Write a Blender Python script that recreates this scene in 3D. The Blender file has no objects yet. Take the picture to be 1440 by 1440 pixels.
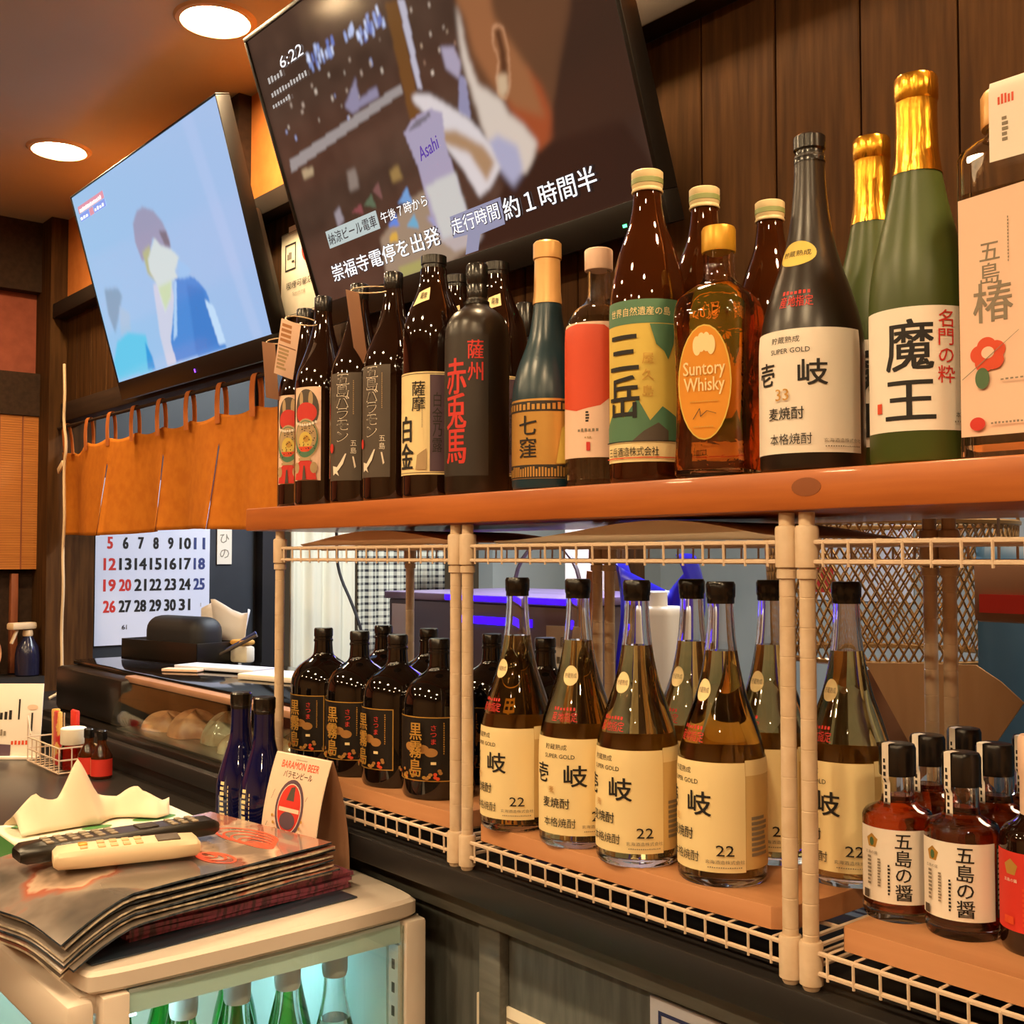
import bpy, bmesh, math, random
import numpy as np
from math import pi, sin, cos, radians as R
from mathutils import Vector, Matrix
random.seed(7)
S = bpy.context.scene
COL = S.collection

# ------------------------------------------------------------------ camera
cd = bpy.data.cameras.new('camera'); cam = bpy.data.objects.new('camera', cd); COL.objects.link(cam)
cam.location = (.578, -.8014, 1.45); cam.rotation_euler = (pi/2+.0397, 0, .8735)
cd.sensor_width = 36; cd.lens = 39.52; cd.clip_start = .02; S.camera = cam
# ------------------------------------------------------------------ world, exposure
w = bpy.data.worlds.new('world'); S.world = w; w.use_nodes = True
w.node_tree.nodes['Background'].inputs[0].default_value = (1, .72, .45, 1)
w.node_tree.nodes['Background'].inputs[1].default_value = .06
S.view_settings.view_transform = 'Standard'; S.view_settings.look = 'None'
S.view_settings.exposure = 0.0; S.view_settings.gamma = 1; S.view_settings.use_curve_mapping = False
S.cycles.use_denoising = True
S.cycles.max_bounces = 16; S.cycles.transmission_bounces = 14; S.cycles.transparent_max_bounces = 12
S.cycles.sample_clamp_indirect = 6
LAMP_E = 330.0         # downlight emission
WARM = (1, .715, .395)
def area(name, loc, size, power, col, rot=(0, 0, 0), sy=None):
    l = bpy.data.lights.new(name, 'AREA'); l.energy = power; l.color = col; l.size = size
    if sy: l.shape = 'RECTANGLE'; l.size_y = sy
    o = bpy.data.objects.new(name, l); COL.objects.link(o); o.location = loc; o.rotation_euler = rot; return o
area('kitchen_tube_light', (-1.7, 1.25, 2.40), 1.2, 48, (.86, .95, 1), sy=.12)
area('kitchen_stove_light', (.1, 1.5, 2.40), .5, 14, (1, .80, .55))
area('added_card_fill', (-.25, .46, 2.30), .9, 9, (1, .76, .48), sy=.06)  # added fill to brighten the tan card's front, no known lamp here

# ------------------------------------------------------------------ materials
def lin(c): return c/12.92 if c <= .04045 else ((c+.055)/1.055)**2.4
def C(h): return tuple(lin(int(h[i:i+2], 16)/255) for i in (0, 2, 4))+(1,)
def mat(name, col, rough=.5, metal=0, spec=.5, trans=0, ior=1.5, emit=None, es=0, coat=0, col2=None, nscale=8, nstretch=(1, 1, 1), bump=0, bscale=None, lo=.35, hi=.65, detail=4):
    m = bpy.data.materials.new(name); m.use_nodes = True; nt = m.node_tree; b = nt.nodes['Principled BSDF']
    c = C(col) if isinstance(col, str) else tuple(col)+(1,)
    b.inputs['Base Color'].default_value = c; b.inputs['Roughness'].default_value = rough
    b.inputs['Metallic'].default_value = metal; b.inputs['Specular IOR Level'].default_value = spec
    b.inputs['Transmission Weight'].default_value = trans; b.inputs['IOR'].default_value = ior
    b.inputs['Coat Weight'].default_value = coat; b.inputs['Coat Roughness'].default_value = .05
    if emit:
        b.inputs['Emission Color'].default_value = C(emit) if isinstance(emit, str) else tuple(emit)+(1,)
        b.inputs['Emission Strength'].default_value = es
    if col2 or bump:
        tc = nt.nodes.new('ShaderNodeTexCoord'); mp = nt.nodes.new('ShaderNodeMapping'); nz = nt.nodes.new('ShaderNodeTexNoise')
        mp.inputs['Scale'].default_value = nstretch; nz.inputs['Scale'].default_value = nscale; nz.inputs['Detail'].default_value = detail
        nt.links.new(tc.outputs['Object'], mp.inputs[0]); nt.links.new(mp.outputs[0], nz.inputs['Vector'])
        if col2:
            rp = nt.nodes.new('ShaderNodeValToRGB'); rp.color_ramp.elements[0].position = lo; rp.color_ramp.elements[1].position = hi
            rp.color_ramp.elements[0].color = c; rp.color_ramp.elements[1].color = C(col2)
            nt.links.new(nz.outputs['Fac'], rp.inputs[0]); nt.links.new(rp.outputs[0], b.inputs['Base Color'])
        if bump:
            bp = nt.nodes.new('ShaderNodeBump'); bp.inputs['Strength'].default_value = bump; bp.inputs['Distance'].default_value = .002
            nt.links.new(nz.outputs['Fac'], bp.inputs['Height']); nt.links.new(bp.outputs[0], b.inputs['Normal'])
    return m
M = {}
def mm(key, *a, **k): M[key] = mat(key, *a, **k); return M[key]
mm('plank', 'bc6a2e', .38, col2='a85a24', nscale=5, nstretch=(1, 14, 14), coat=.15)
mm('knot', '8a4c22', .5)
mm('dark_trim', '24180e', .8, spec=.2)
mm('dark_board', '4e3217', .75, spec=.12, col2='38220e', nscale=6, nstretch=(14, 14, 1))
mm('dark_beam', '3a281b', .8, spec=.2, col2='2e1f15', nscale=6, nstretch=(1, 12, 12))
mm('plaster', 'd8843f', .85, spec=.2, col2='d07c3a', nscale=30)
mm('plaster_red', '9a5038', .85, col2='8c4630', nscale=30)
mm('ceiling', 'bdb09a', .7, col2='b2a58e', nscale=2)
mm('floor', '5a4a3c', .6, col2='4c3e32', nscale=4)
mm('room_wall', 'b08a66', .8)
mm('kitchen_wall', 'b9bdb6', .6, col2='aab0aa', nscale=3)
mm('black_wall', '34383c', .45, col2='2a2e32', nscale=5)
mm('slate', '686c6a', .5, col2='565a58', nscale=12, nstretch=(8, 8, 1))
mm('slate2', '6c6c66', .5, col2='5c5c56', nscale=12, nstretch=(1, 8, 8))
mm('ledge_black', '201e1e', .45)
mm('counter_black', '2a2726', .28, col2='332f2c', nscale=3)
mm('steel', 'b9b5ae', .3, metal=1)
mm('cream_plastic', 'dcc4a8', .42, col2='d2b898', nscale=60)
mm('white_wire', 'dcc4aa', .4)
mm('board', 'c98f62', .6, col2='bd8254', nscale=4, nstretch=(1, 10, 10))
mm('kraft', 'a57a5c', .75, col2='94694e', nscale=6)
mm('kraft_sheet', 'dcb48e', .7, col2='cfa680', nscale=6)
mm('beige_sheet', 'f6ecd8', .6, col2='ece0c8', nscale=4)
mm('fridge_white', 'dccfc2', .35, coat=.3)
mm('fridge_inner', 'cfe4ea', .5)
mm('gap_dark', '4c4a48', .5)
mm('black_plastic', '17130f', .3, spec=.6)
mm('pouch_black', '16161a', .6)
mm('black_gloss', '0d0a08', .08, spec=.6)
mm('tv_frame', '14110f', .4, spec=.35)
mm('tv_back', '2a211b', .4)
mm('black_cap', '15110f', .25, spec=.6)
mm('glass', 'ffffff', .0, trans=1, ior=1.5)
def pane(name, tint):
    m = bpy.data.materials.new(name); m.use_nodes = True; nt = m.node_tree; nt.nodes.remove(nt.nodes['Principled BSDF']); out = nt.nodes['Material Output']
    t = nt.nodes.new('ShaderNodeBsdfTransparent'); g = nt.nodes.new('ShaderNodeBsdfGlossy'); f = nt.nodes.new('ShaderNodeLayerWeight'); x = nt.nodes.new('ShaderNodeMixShader'); pw = nt.nodes.new('ShaderNodeMath'); ad = nt.nodes.new('ShaderNodeMath'); pw.operation = 'POWER'; pw.inputs[1].default_value = 4; ad.operation = 'MULTIPLY_ADD'; ad.inputs[1].default_value = .5; ad.inputs[2].default_value = .035
    t.inputs[0].default_value = tint; g.inputs['Roughness'].default_value = .02; nt.links.new(f.outputs['Facing'], pw.inputs[0]); nt.links.new(pw.outputs[0], ad.inputs[0])
    nt.links.new(ad.outputs[0], x.inputs[0]); nt.links.new(t.outputs[0], x.inputs[1]); nt.links.new(g.outputs[0], x.inputs[2]); nt.links.new(x.outputs[0], out.inputs[0]); return m
M['thin_glass'] = pane('thin_glass', (.95, 1, .98, 1))
mm('amber_liquid', 'ffda88', 0, trans=1, ior=1.36)
mm('pale_liquid', 'f4f2e0', 0, trans=1, ior=1.36)
mm('whisky', 'fbb060', 0, trans=1, ior=1.42, bump=0)
mm('soy', 'd0501a', 0, trans=1, ior=1.38)
mm('brown_glass', '1c0c06', .05, spec=.6, coat=.5)
mm('brown_glass_clear', '6a3210', .03, trans=.75, ior=1.5)
mm('black_glass', '0c0806', .05, spec=.6, coat=.4)
mm('matte_black_glass', '241a12', .32, spec=.5)
mm('matte_green_glass', '3e4a1e', .38, spec=.4, col2='46521f', nscale=3)
mm('blue_matte_glass', '1e3a46', .3, spec=.5)
mm('cobalt_glass', '0c0f3c', .05, spec=.6, coat=.5)
mm('green_glass', '1fae3a', .02, trans=.9, ior=1.45)
mm('gold_foil', 'e0a234', .26, metal=1, bump=1.0, nscale=75, nstretch=(1, 1, .2))
mm('gold_cap', 'd7a566', .35, metal=.35)
mm('pale_cap', 'e4cf9e', .4)
mm('cap_green', '8f9a5e', .5)
mm('yellow_cap', 'cf9a2c', .4, metal=.4)
mm('paper', 'f0e6d2', .75)
mm('label_cream', 'f3dba2', .6)
mm('label_back', 'dcb978', .6)
mm('label_white', 'efe4d6', .6)
mm('label_grey', '51453a', .6)
mm('label_dark', '2a2018', .55)
mm('label_black', '150f0b', .45)
mm('label_gold', 'd9a85a', .32, metal=.55)
mm('label_pink', 'eec9b0', .65)
mm('label_green', '4f7a5a', .6)
mm('label_yellow', 'd8bb55', .6)
mm('label_purple', '5a4250', .6)
mm('label_orange', 'd98e22', .5, metal=.25)
mm('ink', '1a1512', .7)
mm('ink_grey', '8a7d6a', .7)
mm('ink_red', 'cf2f22', .6)
mm('ink_redorange', 'd8481f', .55)
mm('ink_gold', 'c99a45', .4, metal=.4)
mm('ink_white', 'efe2d0', .6)
mm('ink_green', '4d6b45', .6)
mm('ink_blue', '34407a', .6)
mm('potato', 'a8763a', .6)
mm('tan', 'b89a70', .7)
mm('noren', 'c4741f', .8, col2='b9691a', nscale=40, spec=.2)
mm('noren_loop', 'b2601f', .8)
mm('cord_cream', 'cdb08a', .5)
mm('calendar', 'dfe3f4', .6)
mm('curtain_cream', 'e6dfc4', .8, spec=.2)
mm('blue_tarp', '5486b4', .4, col2='4676a4', nscale=5)
mm('blue_bag', '2a22d0', .35)
mm('white_plastic', 'e8e8ea', .4)
mm('purple_top', '7d6a8e', .3)
mm('appliance', '5a4a48', .4)
mm('led_blue', '1020ff', .4, emit=(.02, 0, 1), es=4)
mm('mesh_metal', 'b8925e', .35, metal=.6)
mm('booklet', '9c4c64', .45, col2='5a3a46', nscale=25, nstretch=(1, 6, 1), lo=.45, hi=.6)
mm('sleeve_edge', '4a525c', .25, col2='2a323c', nscale=30, nstretch=(1, 4, 1), lo=.4, hi=.6)
mm('sleeve_pale', 'ddd0bc', .3, col2='a89c8c', nscale=30, nstretch=(1, 4, 1), lo=.4, hi=.6)
mm('menu_face', '4c4846', .16, col2='8e7a6a', nscale=7, coat=.6)
rp_ = [n for n in M['menu_face'].node_tree.nodes if n.type == 'VALTORGB'][0].color_ramp
for p_, c_ in ((.30, '38404a'), (.44, '625a54'), (.52, '80746c'), (.575, 'a05c48'), (.60, 'c0a48e')):
    e_ = rp_.elements.new(p_); e_.color = C(c_)
mm('menu_red', 'd6543c', .25, col2='e49a70', nscale=30, coat=.5)
mm('pile_gap_shadow', '2f3c4c', .3, coat=.3)
mm('tissue', 'e2d0b6', .9, spec=.2)
mm('tissue_box', 'ece6cf', .5)
mm('tissue_green', '4c8a4a', .5)
mm('remote_white', 'dcc4a2', .4)
mm('remote_btn', 'c9a878', .5)
mm('tan_card', 'd9ae7c', .7, col2='cda070', nscale=9, nstretch=(3, 1, .5))
mm('bamboo', 'c07a32', .6, col2='a8621f', nscale=20, nstretch=(1, .4, 30))
mm('wood_red', '8a4a26', .6, col2='7a3e1f', nscale=8, nstretch=(10, 10, 1))
mm('spray_blue', '1c1c30', .2)
mm('wood_bowl', 'c98a58', .5)
mm('orange_cap', 'e0a850', .45)
mm('red_pack', 'c02a2a', .4, col2='e0b060', nscale=40, lo=.5, hi=.55)
mm('wrap', 'cfc6b0', .15, trans=.4, col2='b98f6a', nscale=22, bump=.6)
mm('fish', 'c4906c', .4, col2='a06a50', nscale=30)
mm('led_white', 'ffffff', .5, emit=(.50, .95, 1), es=20)
mm('lamp_disc', 'fff0d8', .5, emit=WARM, es=LAMP_E)
mm('lamp_ring', 'd8b080', .5)
mm('led_green', '20ff60', .5, emit=(.1, 1, .3), es=4)
mm('led_purple', '6030ff', .5, emit=(.2, .05, 1), es=4)
mm('screen_white', 'e8f2ff', .3, emit=(.80, .90, 1), es=1.0)
mm('screen_ban', '202020', .3, emit=(.62, .72, .70), es=.8)
mm('screen_lav', '202020', .3, emit=(.36, .36, .52), es=.8)
mm('screen_ink', '080808', .3, emit=(.03, .025, .03), es=1)
mm('screen_dim', '101010', .3, emit=(.62, .58, .55), es=.8)
mm('screen_purple', '101010', .3, emit=(.10, .05, .35), es=1)
mm('screen_sub', '101010', .3, emit=(.30, .40, .95), es=.9)
mm('screen_sub2', '101010', .3, emit=(.85, .35, .45), es=.9)
# gingham cloth
def gingham():
    m = bpy.data.materials.new('gingham'); m.use_nodes = True; nt = m.node_tree; b = nt.nodes['Principled BSDF']
    tc = nt.nodes.new('ShaderNodeTexCoord'); sp = nt.nodes.new('ShaderNodeSeparateXYZ'); nt.links.new(tc.outputs['Object'], sp.inputs[0])
    def stripe(o):
        a = nt.nodes.new('ShaderNodeMath'); a.operation = 'MULTIPLY'; a.inputs[1].default_value = 42
        f = nt.nodes.new('ShaderNodeMath'); f.operation = 'FRACT'; g = nt.nodes.new('ShaderNodeMath'); g.operation = 'GREATER_THAN'; g.inputs[1].default_value = .62
        nt.links.new(o, a.inputs[0]); nt.links.new(a.outputs[0], f.inputs[0]); nt.links.new(f.outputs[0], g.inputs[0]); return g.outputs[0]
    ad = nt.nodes.new('ShaderNodeMath'); ad.operation = 'ADD'; nt.links.new(stripe(sp.outputs['Y']), ad.inputs[0]); nt.links.new(stripe(sp.outputs['Z']), ad.inputs[1])
    ml = nt.nodes.new('ShaderNodeMath'); ml.operation = 'MULTIPLY'; ml.inputs[1].default_value = .5; nt.links.new(ad.outputs[0], ml.inputs[0])
    rp = nt.nodes.new('ShaderNodeValToRGB'); rp.color_ramp.elements[0].color = C('e0dcc4'); rp.color_ramp.elements[1].color = C('2e2c30')
    nt.links.new(ml.outputs[0], rp.inputs[0]); nt.links.new(rp.outputs[0], b.inputs['Base Color']); b.inputs['Roughness'].default_value = .85
    return m
M['gingham'] = gingham()
# pressed-facet bump for the square whisky bottle
def facet(m):
    nt = m.node_tree; b = nt.nodes['Principled BSDF']; tc = nt.nodes.new('ShaderNodeTexCoord'); v = nt.nodes.new('ShaderNodeTexVoronoi')
    v.inputs['Scale'].default_value = 34; v.feature = 'DISTANCE_TO_EDGE'; bp = nt.nodes.new('ShaderNodeBump'); bp.inputs['Strength'].default_value = .22; bp.inputs['Distance'].default_value = .004
    nt.links.new(tc.outputs['Object'], v.inputs['Vector']); nt.links.new(v.outputs['Distance'], bp.inputs['Height']); nt.links.new(bp.outputs[0], b.inputs['Normal'])
mm('whisky_glass', 'fff2e0', .0, trans=1, ior=1.48); facet(M['whisky_glass'])

# ------------------------------------------------------------------ object helpers
def tag(o, label=None, cat=None, group=None, kind=None):
    if label: o['label'] = label
    if cat: o['category'] = cat
    if group: o['group'] = group
    if kind: o['kind'] = kind
    return o
def thing(name, label, cat, loc=(0, 0, 0), rz=0, group=None):
    o = bpy.data.objects.new(name, None); COL.objects.link(o); o.empty_display_size = .02
    o.location = loc; o.rotation_euler = (0, 0, rz); return tag(o, label, cat, group)
def copy_tree(o, parent=None):
    c = o.copy(); COL.objects.link(c)
    if parent: c.parent = parent
    for ch in list(o.children): copy_tree(ch, c)
    return c
def chaikin(p, n=2, closed=False):
    for _ in range(n):
        q = [] if closed else [p[0]]
        rng = range(len(p)) if closed else range(len(p)-1)
        for i in rng:
            a = Vector(p[i]); b = Vector(p[(i+1) % len(p)]); q += [tuple(a*.75+b*.25), tuple(a*.25+b*.75)]
        if not closed: q.append(p[-1])
        p = q
    return p
class MB:
    def __init__(s): s.bm = bmesh.new()
    def face(s, vs, mi=0):
        try: f = s.bm.faces.new(vs); f.material_index = mi; return f
        except ValueError: return None
    def box(s, x0, x1, y0, y1, z0, z1, mi=0, bev=0, seg=2):
        r = bmesh.ops.create_cube(s.bm, size=1); vs = r['verts']
        for v in vs: v.co = ((x0+x1)/2+v.co.x*(x1-x0), (y0+y1)/2+v.co.y*(y1-y0), (z0+z1)/2+v.co.z*(z1-z0))
        fs = set(f for v in vs for f in v.link_faces)
        for f in fs: f.material_index = mi
        if bev:
            es = list(set(e for v in vs for e in v.link_edges)); bmesh.ops.bevel(s.bm, geom=es, offset=bev, segments=seg, affect='EDGES', profile=.5)
        return s
    def obox(s, c, size, rot, mi=0, bev=0):          # oriented box, rot = euler matrix
        n0 = len(s.bm.verts); before = set(s.bm.verts)
        s.box(-size[0]/2, size[0]/2, -size[1]/2, size[1]/2, -size[2]/2, size[2]/2, mi, bev)
        for v in s.bm.verts:
            if v not in before: v.co = rot @ v.co + Vector(c)
        return s
    def lathe(s, prof, n=32, mi=0, c=(0, 0), z=0, capb=True, capt=True):
        rings = []
        for r, h in prof:
            rings.append([s.bm.verts.new((c[0]+r*cos(2*pi*k/n), c[1]+r*sin(2*pi*k/n), z+h)) for k in range(n)])
        for a, b in zip(rings, rings[1:]):
            for k in range(n): s.face((a[k], a[(k+1) % n], b[(k+1) % n], b[k]), mi)
        if capb: s.face(list(reversed(rings[0])), mi)
        if capt: s.face(rings[-1], mi)
        return s
    def loft(s, rings, mi=0, capb=True, capt=True):  # rings: lists of 3D points
        V = [[s.bm.verts.new(p) for p in r] for r in rings]; n = len(V[0])
        for a, b in zip(V, V[1:]):
            for k in range(n): s.face((a[k], a[(k+1) % n], b[(k+1) % n], b[k]), mi)
        if capb: s.face(list(reversed(V[0])), mi)
        if capt: s.face(V[-1], mi)
        return s
    def tube(s, pts, r, n=6, mi=0, closed=False):
        pts = [Vector(p) for p in pts]; rings = []; N = len(pts); up0 = None
        for i, p in enumerate(pts):
            a = pts[i-1] if (i or closed) else p; b = pts[(i+1) % N] if (i < N-1 or closed) else p
            t = (b-a).normalized(); up = Vector((0, 0, 1)) if abs(t.z) < .9 else Vector((1, 0, 0))
            if up0 is not None: up = up0
            u = (up-t*up.dot(t)).normalized(); v = t.cross(u); up0 = u
            rr = r[i] if isinstance(r, (list, tuple)) else r
            rings.append([s.bm.verts.new(p+u*rr*cos(2*pi*k/n)+v*rr*sin(2*pi*k/n)) for k in range(n)])
        pr = list(zip(rings, rings[1:]))+([(rings[-1], rings[0])] if closed else [])
        for a, b in pr:
            for k in range(n): s.face((a[k], a[(k+1) % n], b[(k+1) % n], b[k]), mi)
        if not closed: s.face(list(reversed(rings[0])), mi); s.face(rings[-1], mi)
        return s
    def grid(s, fn, nu, nv, mi=0):
        V = [[s.bm.verts.new(fn(i/nu, j/nv)) for i in range(nu+1)] for j in range(nv+1)]
        for j in range(nv):
            for i in range(nu): s.face((V[j][i], V[j][i+1], V[j+1][i+1], V[j+1][i]), mi)
        return s
    def build(s, name, mats, parent=None, loc=None, rz=None, ang=35, solid=0, normals=True):
        if normals and len(s.bm.faces): bmesh.ops.recalc_face_normals(s.bm, faces=s.bm.faces)
        me = bpy.data.meshes.new(name); s.bm.to_mesh(me); s.bm.free()
        for m in (mats if isinstance(mats, (list, tuple)) else [mats]): me.materials.append(M[m] if isinstance(m, str) else m)
        me.polygons.foreach_set('use_smooth', [True]*len(me.polygons)); me.set_sharp_from_angle(angle=R(ang))
        o = bpy.data.objects.new(name, me); COL.objects.link(o)
        if parent: o.parent = parent
        if loc: o.location = loc
        if rz: o.rotation_euler[2] = rz
        if solid: md = o.modifiers.new('thickness', 'SOLIDIFY'); md.thickness = solid; md.offset = 0
        return o
def struct(mb, name, m, **k): return tag(mb.build(name, m, **k), kind='structure')
def rbox(x0, x1, y0, y1, z0, z1, bev=0): return MB().box(x0, x1, y0, y1, z0, z1, 0, bev)

# ------------------------------------------------------------------ lettering
_glyph = {}
_tc = bpy.data.curves.new('glyphs', 'FONT'); _to = bpy.data.objects.new('glyphs', _tc)
def glyph(ch, bold=0):
    k = (ch, bold)
    if k not in _glyph:
        if _to.name not in COL.objects: COL.objects.link(_to)
        _tc.body = ch; _tc.offset = bold; _tc.resolution_u = 2; _to.update_tag()
        dg = bpy.context.evaluated_depsgraph_get(); dg.update(); ev = _to.evaluated_get(dg); me = ev.to_mesh()
        vs = [(v.co.x, v.co.y) for v in me.vertices]; fs = [tuple(p.vertices) for p in me.polygons]; ev.to_mesh_clear()
        if vs:
            x0 = min(v[0] for v in vs); x1 = max(v[0] for v in vs); y0 = min(v[1] for v in vs); y1 = max(v[1] for v in vs)
        else: x0 = x1 = y0 = y1 = 0
        _glyph[k] = (vs, fs, x0, x1, y0, y1)
    return _glyph[k]
def txt(s, cu, cv, size, vert=False, w=None, bold=0, ang=0, step=None, slant=0):
    """glyph polygons centred on (cu,cv); size = height of a full character"""
    out = []; d = bold*.30*size
    sh = [(0, 0)] if not bold else [(-d, -d*.6), (d, -d*.6), (-d, d*.6), (d, d*.6)]
    if vert:
        st = step or size*1.04; n = len(s)
        for i, ch in enumerate(s):
            vs, fs, x0, x1, y0, y1 = glyph(ch); k = size/.92; cy = cv+((n-1)/2-i)*st
            sx = (w/size if w else 1)
            for p, q in sh: out.append(([((x-(x0+x1)/2)*k*sx+cu+p, (y-(y0+y1)/2)*k+cy+q) for x, y in vs], fs))
    else:
        vs, fs, x0, x1, y0, y1 = glyph(s); k = size/max(.2, (y1-y0)); kx = w/(x1-x0) if w else k
        V = [((x-(x0+x1)/2)*kx+slant*(y-(y0+y1)/2)*k, (y-(y0+y1)/2)*k) for x, y in vs]
        ca, sa = cos(ang), sin(ang)
        for p, q in sh: out.append(([(x*ca-y*sa+cu+p, x*sa+y*ca+cv+q) for x, y in V], fs))
    return out
def rect(u0, v0, u1, v1): return [([(u0, v0), (u1, v0), (u1, v1), (u0, v1)], [(0, 1, 2, 3)])]
def ell(cu, cv, ru, rv, n=28, a0=0): return [([(cu+ru*cos(2*pi*k/n+a0), cv+rv*sin(2*pi*k/n+a0)) for k in range(n)], [tuple(range(n))])]
def ring(cu, cv, ru, rv, t, n=32):
    V = [(cu+ru*cos(2*pi*k/n), cv+rv*sin(2*pi*k/n)) for k in range(n)]+[(cu+(ru-t)*cos(2*pi*k/n), cv+(rv-t)*sin(2*pi*k/n)) for k in range(n)]
    return [(V, [(k, (k+1) % n, n+(k+1) % n, n+k) for k in range(n)])]
def poly(*p): return [(list(p), [tuple(range(len(p)))])]
def fl(l): return [(l[i], l[i+1]) for i in range(0, len(l), 2)]
def frame(u0, v0, u1, v1, t): return rect(u0, v0, u1, v0+t)+rect(u0, v1-t, u1, v1)+rect(u0, v0+t, u0+t, v1-t)+rect(u1-t, v0+t, u1, v1-t)
def ticks(u0, v0, u1, v1, n, vert=False, seed=1, h=.7):   # stand-in for print too small to read
    rd = random.Random(seed); out = []
    for i in range(n):
        a = i/n; b = (i+.62)/n; q = h*(.7+.3*rd.random())
        if vert: out += rect(u0, v1-(v1-v0)*b, u0+(u1-u0)*q, v1-(v1-v0)*a)
        else: out += rect(u0+(u1-u0)*a, v0, u0+(u1-u0)*b, v0+(v1-v0)*q)
    return out
def decal(name, layers, fmap, parent=None, du=None, dv=None, eps=.00018, base=.0003, loc=None, rz=None):
    """layers: [(polys, material)], flat (u,v) shapes cut along a grid and laid onto a surface by fmap(u,v,offset)"""
    bm = bmesh.new(); mats = []
    for li, (polys, mk) in enumerate(layers):
        if mk not in mats: mats.append(mk)
        mi = mats.index(mk); t = bmesh.new(); zl = t.verts.layers.float.new('lift'); lift = {}
        for gi, (V, F) in enumerate(polys):
            vs = [t.verts.new((x, y, 0)) for x, y in V]; lift.update((v, (gi % 4)*eps*.22) for v in vs)
            for f in F:
                try: t.faces.new([vs[i] for i in f])
                except ValueError: pass
        if not t.verts: t.free(); continue
        for v, q in lift.items(): v[zl] = q
        for ax, d in ((0, du), (1, dv)):
            if not d: continue
            lo = min(v.co[ax] for v in t.verts); hi = max(v.co[ax] for v in t.verts); k = math.floor(lo/d)+1
            while k*d < hi-1e-6:
                no = [0, 0, 0]; no[ax] = 1; co = [0, 0, 0]; co[ax] = k*d
                bmesh.ops.bisect_plane(t, geom=t.verts[:]+t.edges[:]+t.faces[:], plane_co=co, plane_no=no, dist=1e-7); k += 1
        bmesh.ops.triangulate(t, faces=[f for f in t.faces if len(f.verts) > 4])
        t.normal_update()
        mp = {}
        for v in t.verts: mp[v] = bm.verts.new(fmap(v.co.x, v.co.y, base+eps*li+v[zl]))
        for f in t.faces:
            vs = [mp[v] for v in f.verts]
            if f.normal.z < 0: vs.reverse()
            try: g = bm.faces.new(vs); g.material_index = mi
            except ValueError: pass
        t.free()
    me = bpy.data.meshes.new(name); bm.to_mesh(me); bm.free()
    for k in mats: me.materials.append(M[k])
    me.polygons.foreach_set('use_smooth', [True]*len(me.polygons)); me.set_sharp_from_angle(angle=R(40))
    o = bpy.data.objects.new(name, me); COL.objects.link(o)
    if parent: o.parent = parent
    if loc: o.location = loc
    if rz: o.rotation_euler[2] = rz
    return o
def join(a, b):
    off = len(a.data.materials)
    for m in b.data.materials: a.data.materials.append(m)
    for p in b.data.polygons: p.material_index += off
    bm = bmesh.new(); bm.from_mesh(a.data); bm.from_mesh(b.data); bm.to_mesh(a.data); bm.free(); bpy.data.objects.remove(b)
def flatmap(u, v, e): return (u, -e, v)                     # faces -Y
def upmap(u, v, e): return (u, v, e)

# ------------------------------------------------------------------ bottle kit
def rfun(prof):
    zs = [p[1] for p in prof]; rs = [p[0] for p in prof]
    return lambda z: float(np.interp(z, zs, rs))
def wrap(prof, r0):
    f = rfun(prof)
    def g(u, v, e):
        a = u/r0; rr = f(v)+e; return (rr*sin(a), -rr*cos(a), v)
    return g
class Bottle:
    def __init__(s, name, label, prof, r, h, glass, group=None, n=40, hollow=None, liquid=None, cat='bottle', foot=.9):
        """prof: [(r fraction, height fraction)] of the outline, from foot to mouth"""
        s.r = r; s.h = h
        s.root = thing(name, label, cat, group=group)
        P = chaikin([(a*r, b*h) for a, b in prof], 2)
        foot_ = [(r*.80, .0015), (r*.9, 0)]
        s.P = [(r*.97, .002), (r, .006)]+[p for p in P if p[1] > .0065]
        m = MB()
        if hollow:
            th = .0028; inner = [(max(.002, a-th), b) for a, b in s.P if b > .012]
            inner[0] = (inner[0][0], .008)
            zt = s.P[-1][1]
            m.lathe([(r*.4, .003), (r*.8, .001)]+[(r*.93, 0)]+s.P+[(inner[-1][0], zt)]+list(reversed(inner[:-1]))+[(inner[0][0]*.5, .008)], n)
            m.build('glass_body', glass, s.root)
            if liquid:
                lm, lev = liquid; f = rfun(s.P); q = []
                for z in np.linspace(.0085, lev*h, 26): q.append((f(max(z, .009))-th+.0003, float(z)))
                q[0] = (q[0][0]*.96, .0085)
                MB().lathe(q, n).build('liquid', lm, s.root)
        else:
            m.lathe(foot_+s.P, n).build('glass_body', glass, s.root)
    def cap(s, r, z0, z1, m, name='cap', bev=.002, ribs=0, n=32, prof=None):
        b = MB(); h = s.h; z0 *= h; z1 *= h
        p = prof or [(r*.97, z0), (r, z0+bev*.5), (r, z1-bev), (r-bev*.4, z1-bev*.35), (r-bev, z1)]
        b.lathe(p, n); return b.build(name, m, s.root)
    def label(s, layers, name='label', ang=None, du=None, dv=None):
        return decal(name, layers, wrap(s.P, s.r), s.root, du=s.r*.13, dv=dv or .006)
    def put(s, x, y, z, face):
        """face: degrees the front is turned from -Y towards +X"""
        s.root.location = (x, y, z); s.root.rotation_euler[2] = R(face); return s.root
def A(r, deg): return r*R(deg)
ordinal = ['lowest', 'second', 'third', 'fourth', 'fifth', 'sixth', 'seventh', 'eighth', 'ninth', 'tenth', 'eleventh']

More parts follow.
